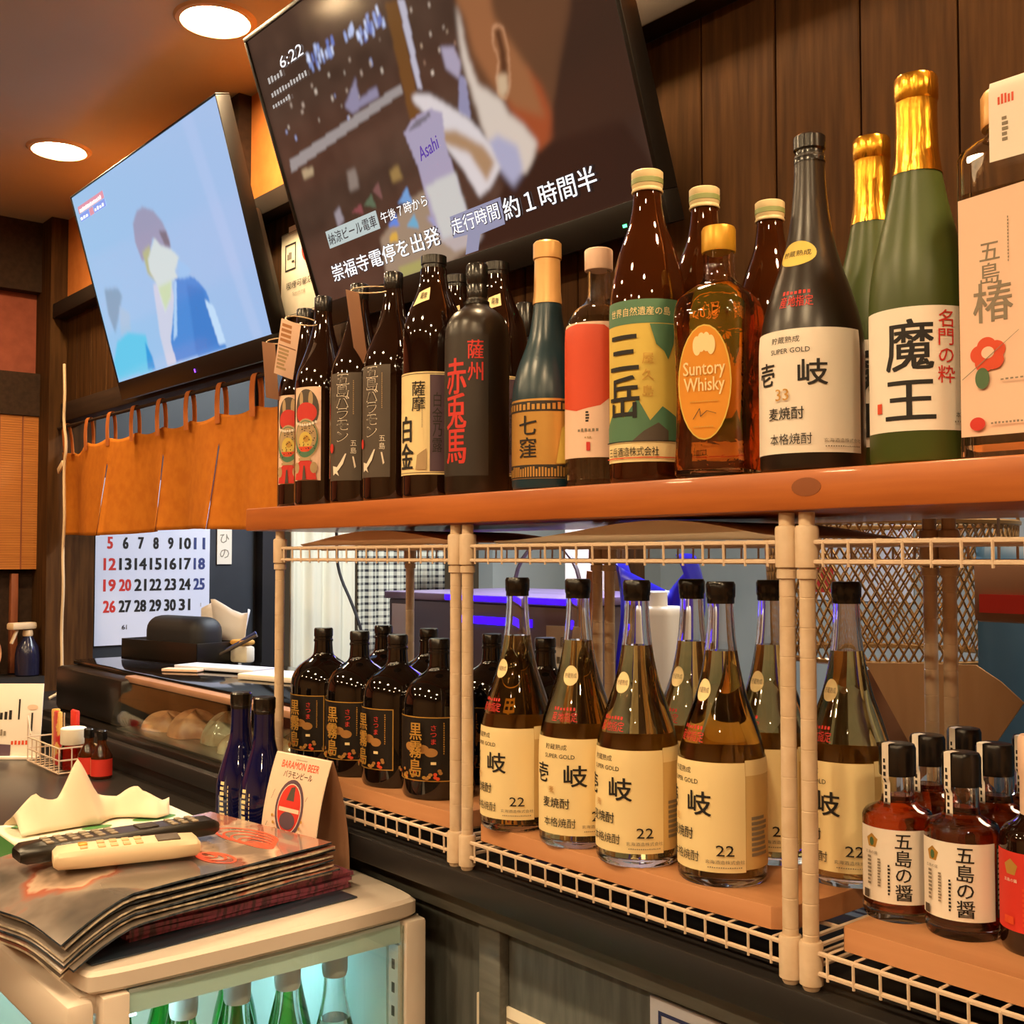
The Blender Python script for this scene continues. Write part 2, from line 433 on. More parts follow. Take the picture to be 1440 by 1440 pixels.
# ================================================================== THE ROOM
ZC = 2.45
struct(rbox(-3.2, 2.3, -3.2, 3.0, -.05, 0), 'floor', 'floor')
lamps = [(x, y) for y in (.095,) for x in (-2.224, -1.352, -.48, .392, 1.264)]+[(x, y) for y in (-.95, -2.0) for x in (-2.224, -1.352, -.48, .392, 1.264)]
struct(rbox(-3.2, 2.3, -3.2, 3.0, ZC, ZC+.05), 'ceiling', 'ceiling')
struct(rbox(-3.2, 2.3, -3.25, -3.2, 0, ZC), 'wall_front', 'room_wall')
struct(rbox(2.3, 2.35, -3.2, 3.0, 0, ZC), 'wall_right', 'room_wall')
struct(rbox(-3.2, 2.3, 3.0, 3.05, 0, ZC), 'wall_back', 'kitchen_wall')
# end wall: plaster infill between dark members on the guests' side, black panelling in the kitchen
struct(rbox(-3.0, -2.93, -3.2, .30, 0, 1.10), 'wall_left', 'dark_beam')
struct(rbox(-3.0, -2.93, -3.2, .30, 1.86, ZC), 'wall_left', 'plaster_red')
struct(rbox(-3.0, -2.93, -3.2, -.75, 1.10, 1.86), 'wall_left', 'plaster_red')
struct(rbox(-3.0, -2.93, .10, .30, 1.10, 1.86), 'wall_left', 'dark_beam')
struct(rbox(-3.0, -2.91, .30, 1.05, 0, ZC), 'wall_left', 'black_wall')
struct(rbox(-3.0, -2.91, 2.02, 3.0, 0, ZC), 'wall_left', 'kitchen_wall')
struct(rbox(-3.0, -2.91, 1.05, 2.02, 2.1, ZC), 'wall_left', 'black_wall')
struct(rbox(-2.93, -2.885, -3.2, .27, 1.868, 1.995), 'trim_1', 'dark_beam')
struct(rbox(-2.93, -2.885, -3.2, .27, 2.24, 2.45), 'trim_2', 'dark_beam')
struct(rbox(-3.0, -2.80, .262, .40, 0, ZC), 'trim_3', 'dark_board', ang=30)
struct(rbox(-2.93, -2.86, .985, 1.05, 0, 2.1), 'trim_4', 'ledge_black')
struct(rbox(-2.935, -2.80, -3.2, .262, 1.075, 1.105), 'trim_5', 'ledge_black')
w1 = MB()
for y in (-.74, -.42, -.1, .09): w1.box(-2.98, -2.95, y-.02, y+.02, 1.105, 1.868)
w1.box(-2.98, -2.95, -.75, .1, 1.105, 1.13); struct(w1, 'window_1', 'dark_beam')
# beam wall between the hall and the kitchen, over the plank and the noren
bw = MB(); xx = -2.80; i = 0
edges = [-2.80+.1172*k for k in range(0, 44)]
off = -.484-min(edges, key=lambda e: abs(e+.484)); edges = [e+off for e in edges]
for a, b in zip(edges, edges[1:]):
    a = max(a, -2.80); b = min(b, 2.3); zb = 1.86 if b < -1.02 else 1.50
    if b-a > .01: bw.box(a+.0012, b-.0012, .31, .33, zb, 2.16, 0, .0015, 1)
bw.box(-2.80, 2.3, .33, .35, 1.86, 2.16); bw.box(-1.02, 2.3, .33, .35, 1.50, 1.86)
struct(bw, 'wall_middle', 'dark_board')
struct(rbox(-2.80, 2.3, .31, .35, 2.16, ZC), 'wall_middle', 'plaster')
struct(rbox(-2.80, 2.3, .268, .31, 2.150, 2.192, .002), 'trim_6', 'dark_trim')
struct(rbox(-2.80, -1.02, .295, .36, 1.845, 1.90, .002), 'trim_7', 'dark_beam')
for x in (-1.66,): struct(rbox(x-.03, x+.03, .28, .31, 2.192, ZC), 'trim_8', 'dark_beam')
# the raised ledge (with the dark panelled front below the racks) and the low dining counter
struct(rbox(-.965, 2.2, -.012, .36, 1.058, 1.090, .003), 'trim_9', 'ledge_black')
struct(rbox(-2.80, -.965, .085, .56, 1.03, 1.060, .003), 'trim_14', 'ledge_black')
struct(rbox(-1.0, 2.2, .06, .10, 0, 1.058), 'wall_counter', 'slate')
struct(rbox(-2.80, -1.0, .10, .14, 0, 1.03), 'wall_counter', 'ledge_black')
struct(rbox(-1.0, 2.2, .03, .06, 1.018, 1.058, .002), 'trim_10', 'slate2')
struct(rbox(-.495, -.455, .045, .06, 0, 1.018, .002), 'trim_11', 'slate2')
struct(rbox(-2.93, -1.11, -.46, .10, .960, 1.0, .004), 'trim_12', 'counter_black')
struct(rbox(-2.80, -1.14, -.30, .10, 0, .960), 'wall_bar', 'dark_beam')
struct(rbox(-2.93, -2.55, -1.9, -.46, .960, 1.0, .004), 'trim_13', 'counter_black')

# ceiling downlights
for k, (x, y) in enumerate(lamps):
    seen = {0: 'recessed downlight at far left above the smaller screen', 1: 'recessed downlight between the two screens, nearest to the picture top'}.get(k, 'recessed warm downlight over the bar out of view')
    t = thing('ceiling_downlight', seen, 'ceiling light', (x, y, ZC), group='recessed ceiling downlights')
    MB().lathe([(.060, 0), (.060, -.004), (.064, -.007), (.072, -.005), (.076, 0)], 40, capb=False, capt=False).build('ring', 'lamp_ring', t)
    MB().lathe([(.0605, -.0015), (.03, -.004), (.001, -.0045)], 40).build('diffuser', 'lamp_disc', t)

# ================================================================== SCREENS
def raster(W, H, base, shapes, blur=1.0):
    u, v = np.meshgrid((np.arange(W)+.5)/W, (np.arange(H)+.5)/H); img = base(u, v)
    for pts, col, soft in shapes:
        p = fl(pts); ins = np.zeros(u.shape, bool)
        for (x0, y0), (x1, y1) in zip(p, p[1:]+p[:1]):
            if y0 == y1: continue
            ins ^= ((v < y0) != (v < y1)) & (u < (x1-x0)*(v-y0)/(y1-y0)+x0)
        a = ins.astype(float)
        for _ in range(int(soft)):
            a = (np.roll(a, 1, 0)+np.roll(a, -1, 0)+a*2)/4; a = (np.roll(a, 1, 1)+np.roll(a, -1, 1)+a*2)/4
        c = np.array(C(col)[:3]); img = img*(1-a[..., None])+c*a[..., None]
    return img
def screen_mat(name, strength, spec):
    m = bpy.data.materials.new(name); m.use_nodes = True; nt = m.node_tree; b = nt.nodes['Principled BSDF']
    at = nt.nodes.new('ShaderNodeVertexColor'); at.layer_name = 'picture'
    b.inputs['Base Color'].default_value = (.006, .006, .006, 1); b.inputs['Roughness'].default_value = .12; b.inputs['Specular IOR Level'].default_value = spec
    nt.links.new(at.outputs[0], b.inputs['Emission Color']); b.inputs['Emission Strength'].default_value = strength; return m
def tv(name, label, X0, X1, yb, zb, vy, vz, img, strength, txts, bez, chin, back):
    w = X1-X0; Lh = math.hypot(vy, vz); tilt = math.atan2(-vy, vz)
    t = thing(name, label, 'television', (X0, yb, zb)); t.rotation_euler = (tilt, 0, 0)
    H, W = img.shape[:2]; m = MB()
    m.grid(lambda u, v: (u*w, 0, v*Lh), W-1, H-1)
    sc = m.build('screen', [screen_mat(name+'_picture', strength, .5)], t, normals=False)
    ca = sc.data.color_attributes.new('picture', 'FLOAT_COLOR', 'POINT')
    a = np.ones((H*W, 4), np.float32); a[:, :3] = img.reshape(-1, 3); ca.data.foreach_set('color', a.ravel())
    fr = MB()
    fr.box(-bez, w+bez, -.003, .028, Lh, Lh+bez, 0, .0015); fr.box(-bez, w+bez, -.003, .028, -chin, 0, 0, .0015)
    fr.box(-bez, 0, -.003, .028, 0, Lh, 0, .0015); fr.box(w, w+bez, -.003, .028, 0, Lh, 0, .0015); fr.box(0, w, .004, .028, 0, Lh)
    fr.build('bezel', 'tv_frame', t)
    b = MB().box(w*.06, w*.97, .028, .028+back, -chin*.6, Lh*.55, 0, .012); b.box(w*.35, w*.65, .028, .075, Lh*.2, Lh*.6); b.build('rear_housing', 'tv_back', t)
    if txts: join(sc, decal('caption', [(p, k) for p, k in txts], lambda u, v, e: (u*w, -e, v*Lh), None, eps=.0002, base=.0006))
    return t
B = {
'bar':[.036,.543,.461,.586,.463,.558,.028,.499],'strip':[.172,.821,.459,.779,.457,.744,.211,.766],'col':[.475,.829,.515,.816,.497,.471,.461,.454],'wht':[.513,.817,.532,.805,.518,.538,.505,.546],
'lamp2':[.595,.623,.627,.603,.635,.552,.621,.509,.595,.554],'mast':[.623,.523,.638,.504,.625,.386,.597,.418],
'head':[.655,1.0,.668,.757,.656,.682,.644,.606,.643,.507,.643,.362,.671,.261,.686,.2,.729,.181,.764,.216,.806,.237,.825,.318,.864,.414,.91,.52,.95,.75,.93,1.0],
'face':[.66,.713,.661,.669,.656,.599,.658,.53,.664,.472,.69,.432,.711,.4,.72,.353,.747,.308,.769,.245,.746,.193,.727,.171,.68,.214,.65,.304,.644,.453,.639,.55,.647,.625],
'neck':[.721,.384,.765,.452,.783,.452,.808,.387,.818,.301,.811,.244,.767,.215,.755,.289,.731,.33],'ear':[.729,.595,.741,.602,.755,.583,.756,.518,.741,.425,.723,.393,.706,.411,.71,.463,.725,.506,.722,.559],
'earin':[.735,.581,.746,.581,.748,.523,.739,.457,.725,.471,.734,.521],'lobe':[.714,.469,.739,.459,.731,.414,.714,.402,.707,.423],
'body':[.767,.215,.821,.239,.955,.229,1.034,-.075,.524,-.025,.615,.1,.675,.173,.727,.171],'collar':[.65,.304,.682,.31,.723,.257,.72,.184,.689,.152,.662,.222],
'hand':[.481,.53,.498,.534,.534,.512,.575,.456,.621,.388,.642,.341,.658,.289,.668,.22,.633,.177,.597,.161,.571,.265,.539,.348,.498,.403,.509,.465,.494,.495],
'thumbsh':[.51,.408,.578,.378,.64,.298,.658,.239,.625,.196,.599,.296,.518,.379],'cup':[.435,.441,.469,.468,.524,.475,.556,.445,.543,.357,.55,.218,.553,.114,.466,.079,.45,.169,.451,.31],
'cupin':[.447,.442,.476,.459,.522,.465,.523,.451,.48,.439],'cupliq':[.456,.256,.55,.264,.553,.114,.505,.076,.466,.079],'tbl1':[.277,.152,.398,.238,.504,.251,.52,.139,.547,.025,.414,-.022,.262,.004],
'tri1':[.363,.241,.402,.28,.406,.223],'tri2':[.31,.182,.346,.212,.349,.171],'tri3':[.37,.158,.402,.189,.408,.138],'tri4':[.206,.276,.245,.292,.245,.254],'tri5':[.253,.281,.286,.307,.292,.255],'tri6':[.293,.314,.319,.334,.317,.273],
'yel':[.31,.152,.335,.155,.332,.124,.304,.129],'lav':[.437,.162,.516,.165,.53,.089,.472,.077],'plate':[.452,.085,.559,.078,.599,.028,.494,.028],'bot1':[.31,.039,.407,.041,.371,-.005,.313,-.005],
'gl1':[.143,.297,.169,.312,.171,.259,.144,.244],'gl2':[.227,.414,.258,.412,.253,.347,.217,.342],'gl3':[.363,.351,.393,.356,.396,.311,.362,.312],'gl4':[.07,.487,.113,.485,.11,.455,.069,.456],'boat':[.276,.612,.334,.677,.329,.608,.392,.62,.392,.585,.293,.579]}
def bigbase(u, v):
    n = np.zeros(u.shape)
    rs = np.random.RandomState(3)
    for f, a in ((9, .5), (21, .3), (47, .2)):
        g = rs.rand(f, f); x = u*(f-1.001); y = v*(f-1.001); i = x.astype(int); j = y.astype(int)
        n += a*g[j, i]
    lo = np.array(C('2f2019')[:3]); hi = np.array(C('62483a')[:3])
    k = np.clip(n*.9, 0, 1)[..., None]*(u < .66)[..., None]*.8+.1
    r = lo*(1-k)+hi*k
    for _ in range(14): r = (np.roll(r, 1, 0)+np.roll(r, -1, 0)+np.roll(r, 1, 1)+np.roll(r, -1, 1))/4
    return r
shp = [(B['gl1'], '9a8f96', 2), (B['gl2'], '8a7a70', 3), (B['gl3'], '9a7a48', 3), (B['gl4'], 'b09a78', 2)]
rs = random.Random(5)
for k in range(46):
    x = rs.uniform(.19, .455); y = .765+(x-.2)*-.03+rs.uniform(0, .055); shp.append(([x, y, x+.007, y, x+.008, y+.03, x+.001, y+.03], rs.choice(['b8c4ea', '8fa0d8', 'd8e2ff', '6d7cc0']), 1))
for k in range(26):
    x = rs.uniform(.05, .44); y = rs.uniform(.56, .74); q = rs.uniform(.003, .009); shp.append(([x, y, x+q, y, x+q, y+q*2.2, x, y+q*2.2], rs.choice(['b09a8a', '9aa6d0', 'c8b8a8']), 1))
for k in range(30):
    x = rs.uniform(.54, .64); y = rs.uniform(.55, .95); q = rs.uniform(.002, .006); shp.append(([x, y, x+q, y, x+q, y+q*2.6, x, y+q*2.6], rs.choice(['e8c8a8', 'f2dcc8', 'b08870']), 1))
shp += [(B['boat'], '8c86a0', 2), (B['bar'], '98908e', 1), (B['col'], '6e4824', 2), (B['wht'], 'b9b4c4', 1), (B['lamp2'], 'a59bb0', 2), (B['mast'], '8e8aa8', 1),
 (B['tri4'], '8a4a4c', 1), (B['tri5'], '5a6a52', 1), (B['tri6'], '7e5450', 1), (B['tbl1'], '9c8670', 3), (B['tri1'], '6f9cd0', 1), (B['tri2'], '5f86d8', 1), (B['tri3'], '6aa8c8', 1), (B['yel'], 'd8a848', 1), (B['bot1'], 'a8a060', 2),
 (B['lav'], '9c9cc8', 3), (B['plate'], 'b8aaa8', 2), (B['head'], '62402a', 4), (B['neck'], '9c4a28', 8), ([.66,.72,.672,.66,.672,.56,.70,.44,.74,.36,.80,.30,.79,.44,.765,.53,.74,.62,.75,.8,.70,.8], '96603c', 8), (B['face'], 'd2c2b4', 5), (B['ear'], 'c08a64', 1), ([.733,.588,.744,.592,.752,.575,.753,.52,.738,.43,.724,.40,.711,.415,.715,.46,.728,.50,.726,.556], '92603e', 1), (B['earin'], '55331f', 2), (B['lobe'], 'c8aa88', 3), (B['body'], '2e1d16', 4),
 (B['collar'], 'a8a6c0', 6), ([.80,.235,.86,.42,.93,.6,.93,1.0,1.03,1.0,1.03,.2,.9,.22], '3a261c', 12), (B['hand'], 'd6cccc', 3), (B['thumbsh'], 'a88462', 5), (B['cup'], 'a79cb4', 1), (B['cupin'], '77707c', 1), (B['cupliq'], 'c8c6c2', 3)]
img = raster(320, 180, bigbase, shp)
bt = [(rect(.093, .184, .286, .248), 'screen_ban'), (poly((.504, .135), (.651, .136), (.646, .054), (.575, .05), (.559, .004), (.521, .004), (.541, .062), (.499, .066)), 'screen_lav'),
 (txt('納涼ビール電車', .189, .215, .042, w=.182/1, bold=.02), 'screen_ink'), (txt('午後７時から', .375, .214, .042, w=.158, bold=.03), 'screen_ink'), (txt('午後７時から', .375, .214, .039, w=.155), 'screen_white'),
 (txt('崇福寺電停を出発', .27, .093, .066, w=.39, bold=.045), 'screen_ink'), (txt('崇福寺電停を出発', .27, .093, .062, w=.383, bold=.015), 'screen_white'),
 (txt('走行時間', .572, .1, .056, w=.142, bold=.035), 'screen_ink'), (txt('走行時間', .572, .1, .051, w=.137), 'screen_white'),
 (txt('約１時間半', .768, .094, .072, w=.236, bold=.04), 'screen_ink'), (txt('約１時間半', .768, .094, .067, w=.23, bold=.015), 'screen_white'),
 (txt('6:22', .147, .862, .040, w=.092), 'screen_white'), (ticks(.042, .82, .105, .852, 5, seed=2), 'screen_dim'), (ticks(.04, .772, .19, .8, 13, seed=3), 'screen_dim'), (ticks(.033, .735, .11, .758, 7, seed=4), 'screen_dim'),
 (txt('Asahi', .498, .362, .042, w=.062, bold=.03, slant=.25, ang=.25), 'screen_purple')]
tvb = tv('television', 'large tilted television showing a man holding a cup and captions', -1.225, -.385, .25, 1.915, -.153, .447, img, 1.0, bt, .008, .042, .03)
MB().box(.77, .776, -.0045, -.002, -.031, -.027).build('standby_light', 'led_green', tvb)
T = {'logo1':[.028,.945,.238,.922,.235,.899,.025,.924],'logo2':[.029,.919,.105,.91,.105,.865,.033,.883],'logo3':[.105,.91,.139,.906,.134,.865,.112,.87],'logo4':[.144,.904,.238,.894,.236,.859,.149,.873],
'hair':[.421,.754,.464,.761,.523,.719,.562,.65,.58,.567,.572,.519,.52,.532,.482,.604,.418,.523,.379,.527,.365,.63,.38,.712],'face':[.491,.6,.519,.556,.572,.519,.61,.466,.567,.42,.571,.378,.534,.38,.49,.309,.442,.253,.438,.325,.435,.403,.411,.474,.418,.523],
'fsh':[.394,.567,.449,.582,.446,.462,.444,.4,.396,.461],'hairs':[.527,.62,.569,.604,.576,.528,.544,.546],'neck':[.411,.404,.526,.383,.521,.299,.433,.115,.477,.016,.375,.004,.376,.165],
'jack':[.553,.381,.628,.383,.673,.345,.715,.272,.725,.171,.75,.006,.438,.014,.433,.115,.51,.268],'jack2':[.613,.338,.7,.293,.716,.14,.721,.024,.57,.028,.597,.208],'col':[.599,.46,.626,.433,.659,.396,.635,.364,.579,.376],
'str':[.693,.246,.735,.201,.753,.032,.714,.026],'str2':[.547,.376,.56,.372,.484,.136,.453,.117],'blob':[.071,.488,.166,.465,.188,.42,.113,.312,.068,.256,.053,.367],'blobw':[.149,.377,.207,.322,.185,.235,.107,.237],
'cy':[.067,.21,.162,.234,.282,.191,.27,.009,.009,.013,-.001,.11],'cy2':[.265,.158,.289,.079,.287,.013,.238,.024]}
def smbase(u, v):
    a = np.array(C('94c2e8')[:3]); b = np.array(C('9db9e4')[:3]); c = np.array(C('a6bee2')[:3]); k = u[..., None]; q = v[..., None]
    r = a*(1-k)+b*k; r = r*(1-.5*q)+c*.5*q
    return r
ss = [([.80, 1, .86, 1, .95, 0, .90, 0], 'a8bfe6', 6), (T['blob'], '7fa0bc', 4), (T['blobw'], 'a3c0dc', 4), (T['cy'], '62c4e6', 3), (T['cy2'], '2f96d8', 2), (T['hair'], '9a98b4', 2), (T['fsh'], 'b0b48a', 3), (T['neck'], 'c8cce0', 2), (T['face'], 'cdd8d8', 2),
      ([.44, .38, .53, .38, .50, .31, .45, .27], 'c4d6b0', 3), (T['hairs'], '78707e', 2), (T['jack'], '4a88d2', 1), (T['jack2'], '3f7cc8', 4), (T['col'], '98c0ea', 2), (T['str'], 'bcd8f4', 1), (T['str2'], 'a8ccf0', 1)]
img2 = raster(256, 144, smbase, ss)
st = [(rect(.028, .903, .235, .94), 'screen_sub2'), (rect(.03, .862, .105, .898), 'screen_sub'), (rect(.108, .862, .14, .898), 'screen_sub2'), (rect(.144, .862, .236, .898), 'screen_sub'), (ticks(.04, .906, .22, .936, 14, seed=7), 'screen_white'), (ticks(.15, .868, .23, .892, 4, seed=8), 'screen_white'), (ticks(.035, .868, .1, .892, 3, seed=9), 'screen_white')]
tvs = tv('television', 'smaller tilted television with pale blue picture of a man in blue jacket', -2.221, -1.413, .25, 1.889, -.124, .445, img2, 1.05, st, .004, .045, .03)
MB().box(.44, .443, -.0045, -.002, -.030, -.022).build('standby_light', 'led_purple', tvs)

# ================================================================== PLANK, RACKS, BOARDS
pl = thing('wooden_plank', 'thick orange brown wooden plank carrying the upper row of bottles', 'shelf')
MB().box(-.992, 1.0, -.015, .305, 1.4888, 1.5226, 0, .0025).build('plank_board', 'plank', pl)
k = MB(); k.lathe([(.011, 0), (.0112, .0006), (.001, .0008)], 20); o = k.build('knot', 'knot', pl, loc=(.02, -.0148, 1.508)); o.rotation_euler = (pi/2, 0, 0); o.scale = (1.3, .7, 1)
ZW = 1.106
def wire_rack(x0, x1, label):
    t = thing('wire_rack', label, 'rack', (x0, 0, 1.090), group='cream wire racks under the plank')
    W = x1-x0; D = .232; zt = .3975
    for px, py in ((0, 0), (W, 0), (0, D), (W, D)):
        p = MB(); pr = [(.0062, 0), (.0074, .002), (.0074, .014), (.0068, .015)]; z = .02
        while z < zt-.012: pr += [(.0068, z), (.0065, z+.0003), (.0065, z+.0009), (.0068, z+.0012)]; z += .0254
        pr += [(.0068, zt)]
        p.lathe(pr, 18, c=(px, py)); p.build('post', 'cream_plastic', t)
    for z0, fr in ((.010, 0), (.355, 1)):
        sh = MB(); zl = .016 if not fr else .3555; zu = zl+.0165; r1 = .0022; r2 = .0013; a = .006
        for yy in (-.002, D+.002):
            for zz in (zl, zu): sh.tube([(a, yy, zz), (W-a, yy, zz)], r1, 6)
        for xx in (-.002+a*0, W+.002):
            for zz in (zl, zu): sh.tube([(xx, a, zz), (xx, D-a, zz)], r1, 6)
        n = int((W-.03)/.0245)
        for i in range(n+1):
            x = .018+(W-.036)*i/n
            sh.tube([(x, -.003, zl-.004), (x, -.0035, zu), (x, 0, zu+.0015), (x, D, zu+.0015), (x, D+.0035, zu), (x, D+.003, zl-.004)], r2, 5)
        for yy in (.07, .16): sh.tube([(0, yy, zu-.001), (W, yy, zu-.001)], r1, 6)
        sh.build('wire_shelf', 'white_wire', t)
        for px, py in ((0, 0), (W, 0), (0, D), (W, D)):
            c = MB(); zc = .004 if not fr else .350
            c.lathe([(.0069, zc), (.0098, zc+.001), (.0100, zc+.034), (.0090, zc+.036), (.0069, zc+.0365)], 18, c=(px, py))
            if fr: c.lathe([(.0069, zc-.009), (.0088, zc-.0085), (.0088, zc-.001), (.0069, zc-.0005)], 18, c=(px, py))
            c.build('collar', 'cream_plastic', t)
    return t
wire_rack(-.910, -.4815, 'cream wire rack at left holding the dark stout bottles')
wire_rack(-.459, -.011, 'cream wire rack in the middle holding the tall amber bottles')
wire_rack(.0095, .458, 'cream wire rack at right holding the small sauce bottles')
ZB = 1.145                                     # top of the boards on the racks' lower shelves
for x0, x1, lab, ya in ((-.898, -.494, 'thin wooden board under the dark stout bottles in the left rack', .008), (-.445, -.022, 'thin wooden board under the amber bottles in the middle rack', .004), (.030, .445, 'thin wooden board with rounded corner under the sauce bottles', .010)):
    m = MB(); c = .022
    q = .006
    pp = chaikin([(x0+q, ya, 0), (x1-c, ya, 0), (x1, ya+c, 0), (x1, .215, 0), (x1-q, .222, 0), (x0+q, .222, 0), (x0, .215, 0), (x0, ya+q, 0)], 1, closed=True)
    m.loft([[(x, y, ZB-.0195) for x, y, _ in pp], [(x, y, ZB-.0015) for x, y, _ in pp], [(x*.998+.002*(x0+x1)/2, y*.995+.0006, ZB) for x, y, _ in pp]])
    tag(m.build('wooden_board', 'board', ang=25), lab, 'board', 'boards on the lower wire shelves')
def sheet(x0, x1, y0, y1, z, lift, m, label, skew=1.0):
    def fn(u, v):
        lf = lift*sin(pi*u**skew)**1.3
        if v < .3: return (x0+(x1-x0)*u, y0+.004*(1-v/.3), z-.002+(lf+.002)*v/.3)
        return (x0+(x1-x0)*u, y0+(y1-y0)*(v-.3)/.7, z+lf)
    g = MB().grid(fn, 24, 10)
    tag(g.build('paper_sheet', m, solid=.0016), label, 'sheet', 'sheets lying on the upper wire shelves')
sheet(-.885, -.50, .02, .225, 1.4678, .0165, 'kraft_sheet', 'brown kraft sheet lying on the top wire shelf of the left rack')
sheet(-.435, -.035, .02, .225, 1.4678, .0175, 'beige_sheet', 'beige sheet bowed upwards on the top wire shelf of the middle rack', 1.5)

# ================================================================== BOTTLES ON THE PLANK
ZP = 1.5226
CAM = Vector((.578, -.8014))
def cdir(x, y): return math.degrees(math.atan2(CAM.x-x, y-CAM.y))   # bearing of the room's far corner seat, used to turn labels
SLIM = [(1, .5), (1, .56), (.93, .63), (.77, .68), (.55, .76), (.42, .82), (.33, .88), (.30, .93), (.30, .955)]
def slim(label, group, kind):
    r, h = .0402, .305
    b = Bottle('shochu_bottle', label, SLIM, r, h, 'brown_glass', group)
    b.cap(.0128, .925, 1.0, 'black_cap')
    if kind == 'face':
        z0, z1 = .035, .168; hw = A(r, 33); L = [(rect(-hw, z0, hw, z1), 'label_pink'), (ell(0, .135, .0205, .030), 'label_grey'), (ell(-.008, .150, .0035, .012)+ell(.008, .150, .0035, .012), 'tan'), (ell(0, .131, .0175, .015), 'ink_red'), (ell(0, .094, .0215, .029), 'tan'), (ell(0, .094, .0195, .0265), 'label_green'), (ell(0, .097, .0175, .022), 'tan'), (ell(0, .092, .011, .012), 'label_yellow'), (ell(.002, .094, .005, .005), 'ink_gold'), (poly((-.012, .083), (.012, .083), (.006, .076), (-.006, .076)), 'ink_redorange')]
        L += [([p for k in range(9) for p in ell(-.0165+.0041*k, .1175-.004*sin(pi*k/8), .0018, .0022, 10)], 'ink_white')]
        rk = random.Random(2); L += [([p for k in range(34) for p in ell(rk.uniform(-.016, .016), rk.uniform(.074, .112), .0009, .0009, 6)], 'ink')]
        L += [(poly((-.018, .036), (.018, .036), (.014, .058), (.004, .066), (-.004, .066), (-.014, .058)), 'ink_red'), (ell(-.014, .053, .005, .008), 'tan'), (ell(.014, .053, .005, .008), 'tan'), (rect(-.010, .063, .010, .067), 'tan'), (poly((-.003, .036), (.003, .036), (.001, .056), (-.001, .056)), 'label_grey')]
        b.label(L)
    else:
        z0, z1 = .030, .176; hw = A(r, 37); W = [(rect(-hw, z0, hw, z1), 'label_grey'), (txt('五島バラモン', -.001, .128, .0165, vert=True, bold=.05, step=.0155, w=.0205), 'ink_white'), (txt('五島バラモン', -.001, .128, .0150, vert=True, step=.0155, w=.0185), 'label_dark'),
         (txt('五島', .0155, .075, .0085, vert=True, step=.010), 'ink_white'), (ticks(.0145, .118, .0165, .165, 18, True, 3), 'tan'),
         (poly((-.016, .037), (-.006, .044), (.001, .052), (.006, .066), (.004, .066), (-.003, .055), (-.009, .048), (-.017, .050)), 'ink_white'), (poly((-.012, .040), (-.005, .036), (-.010, .046)), 'ink_white'), (poly((.016, .062), (.019, .048), (.017, .046), (.014, .062)), 'ink_white'),
         (ell(-.0195, .074, .004, .0065), 'ink_red')]
        b.label(W)
    return b
def put(b, x, y, off, z=ZP): b.put(x, y, z, cdir(x, y)+off); return b.root
f1 = slim('brown shochu bottle with red face label, farthest left on the plank', 'face label bottles', 'face'); put(f1, -.930, .050, -36)
f2 = copy_tree(f1.root); f2.location = (-.842, .030, ZP); f2.rotation_euler[2] = R(cdir(-.842, .03)-36); f2['label'] = 'brown shochu bottle with red face label and card tag on its neck'
o1 = slim('brown shochu bottle with white outlined lettering on grey label, left of pair', 'outlined lettering bottles', 'text'); put(o1, -.744, .03, -32)
o2 = copy_tree(o1.root); o2.location = (-.660, .03, ZP); o2.rotation_euler[2] = R(cdir(-.66, .03)-42); o2['label'] = 'brown shochu bottle with outlined lettering and large tag looped on neck'
def neck_tag(name, label, x, y, z, face, w, h, tilt, m1, loop=.02, txts=None, roll=0):
    t = thing(name, label, 'tag', (x, y, z), R(face), group='card tags on bottle necks'); t.rotation_euler[1] = roll
    c = decal('card', [(rect(-w/2, -h, w/2, 0), m1)]+(txts or []), lambda u, v, e: (u, -e+v*sin(tilt), v*cos(tilt)), t, base=.0004)
    MB().obox((0, -h/2*sin(tilt), -h/2*cos(tilt)), (w, .0008, h), Matrix.Rotation(-tilt, 3, 'X'), bev=.0002).build('card_back', m1, t)
    MB().tube([(loop*1.05*cos(a), loop*1.1+loop*sin(a), .006+.007*sin(a)) for a in np.linspace(0, 2*pi, 25)[:-1]], .0009, 5, closed=True).build('string', 'cord_cream', t)
    return t
neck_tag('neck_tag', 'orange printed card tag hanging from the second face label bottle', -.842, -.022, ZP+.262, cdir(-.83, .03)-30, .034, .082, -.30, 'label_pink', .022, [(ticks(-.014, -.035, .013, -.006, 4, True, 5), 'board'), (ticks(-.014, -.075, .013, -.042, 6, True, 6), 'tan'), (rect(-.015, -.039, .015, -.0375), 'kraft')], roll=.36)
neck_tag('neck_tag', 'dull brown card tag hanging on the farthest left face label bottle', -.925, -.014, ZP+.245, cdir(-.93, 0)-50, .030, .085, -.28, 'kraft', .020, roll=.22)
neck_tag('neck_tag', 'large plain card tag looped on the outlined lettering bottle neck', -.686, -.018, ZP+.278, cdir(-.68, 0)-58, .034, .098, -.34, 'kraft', .026, roll=.30)

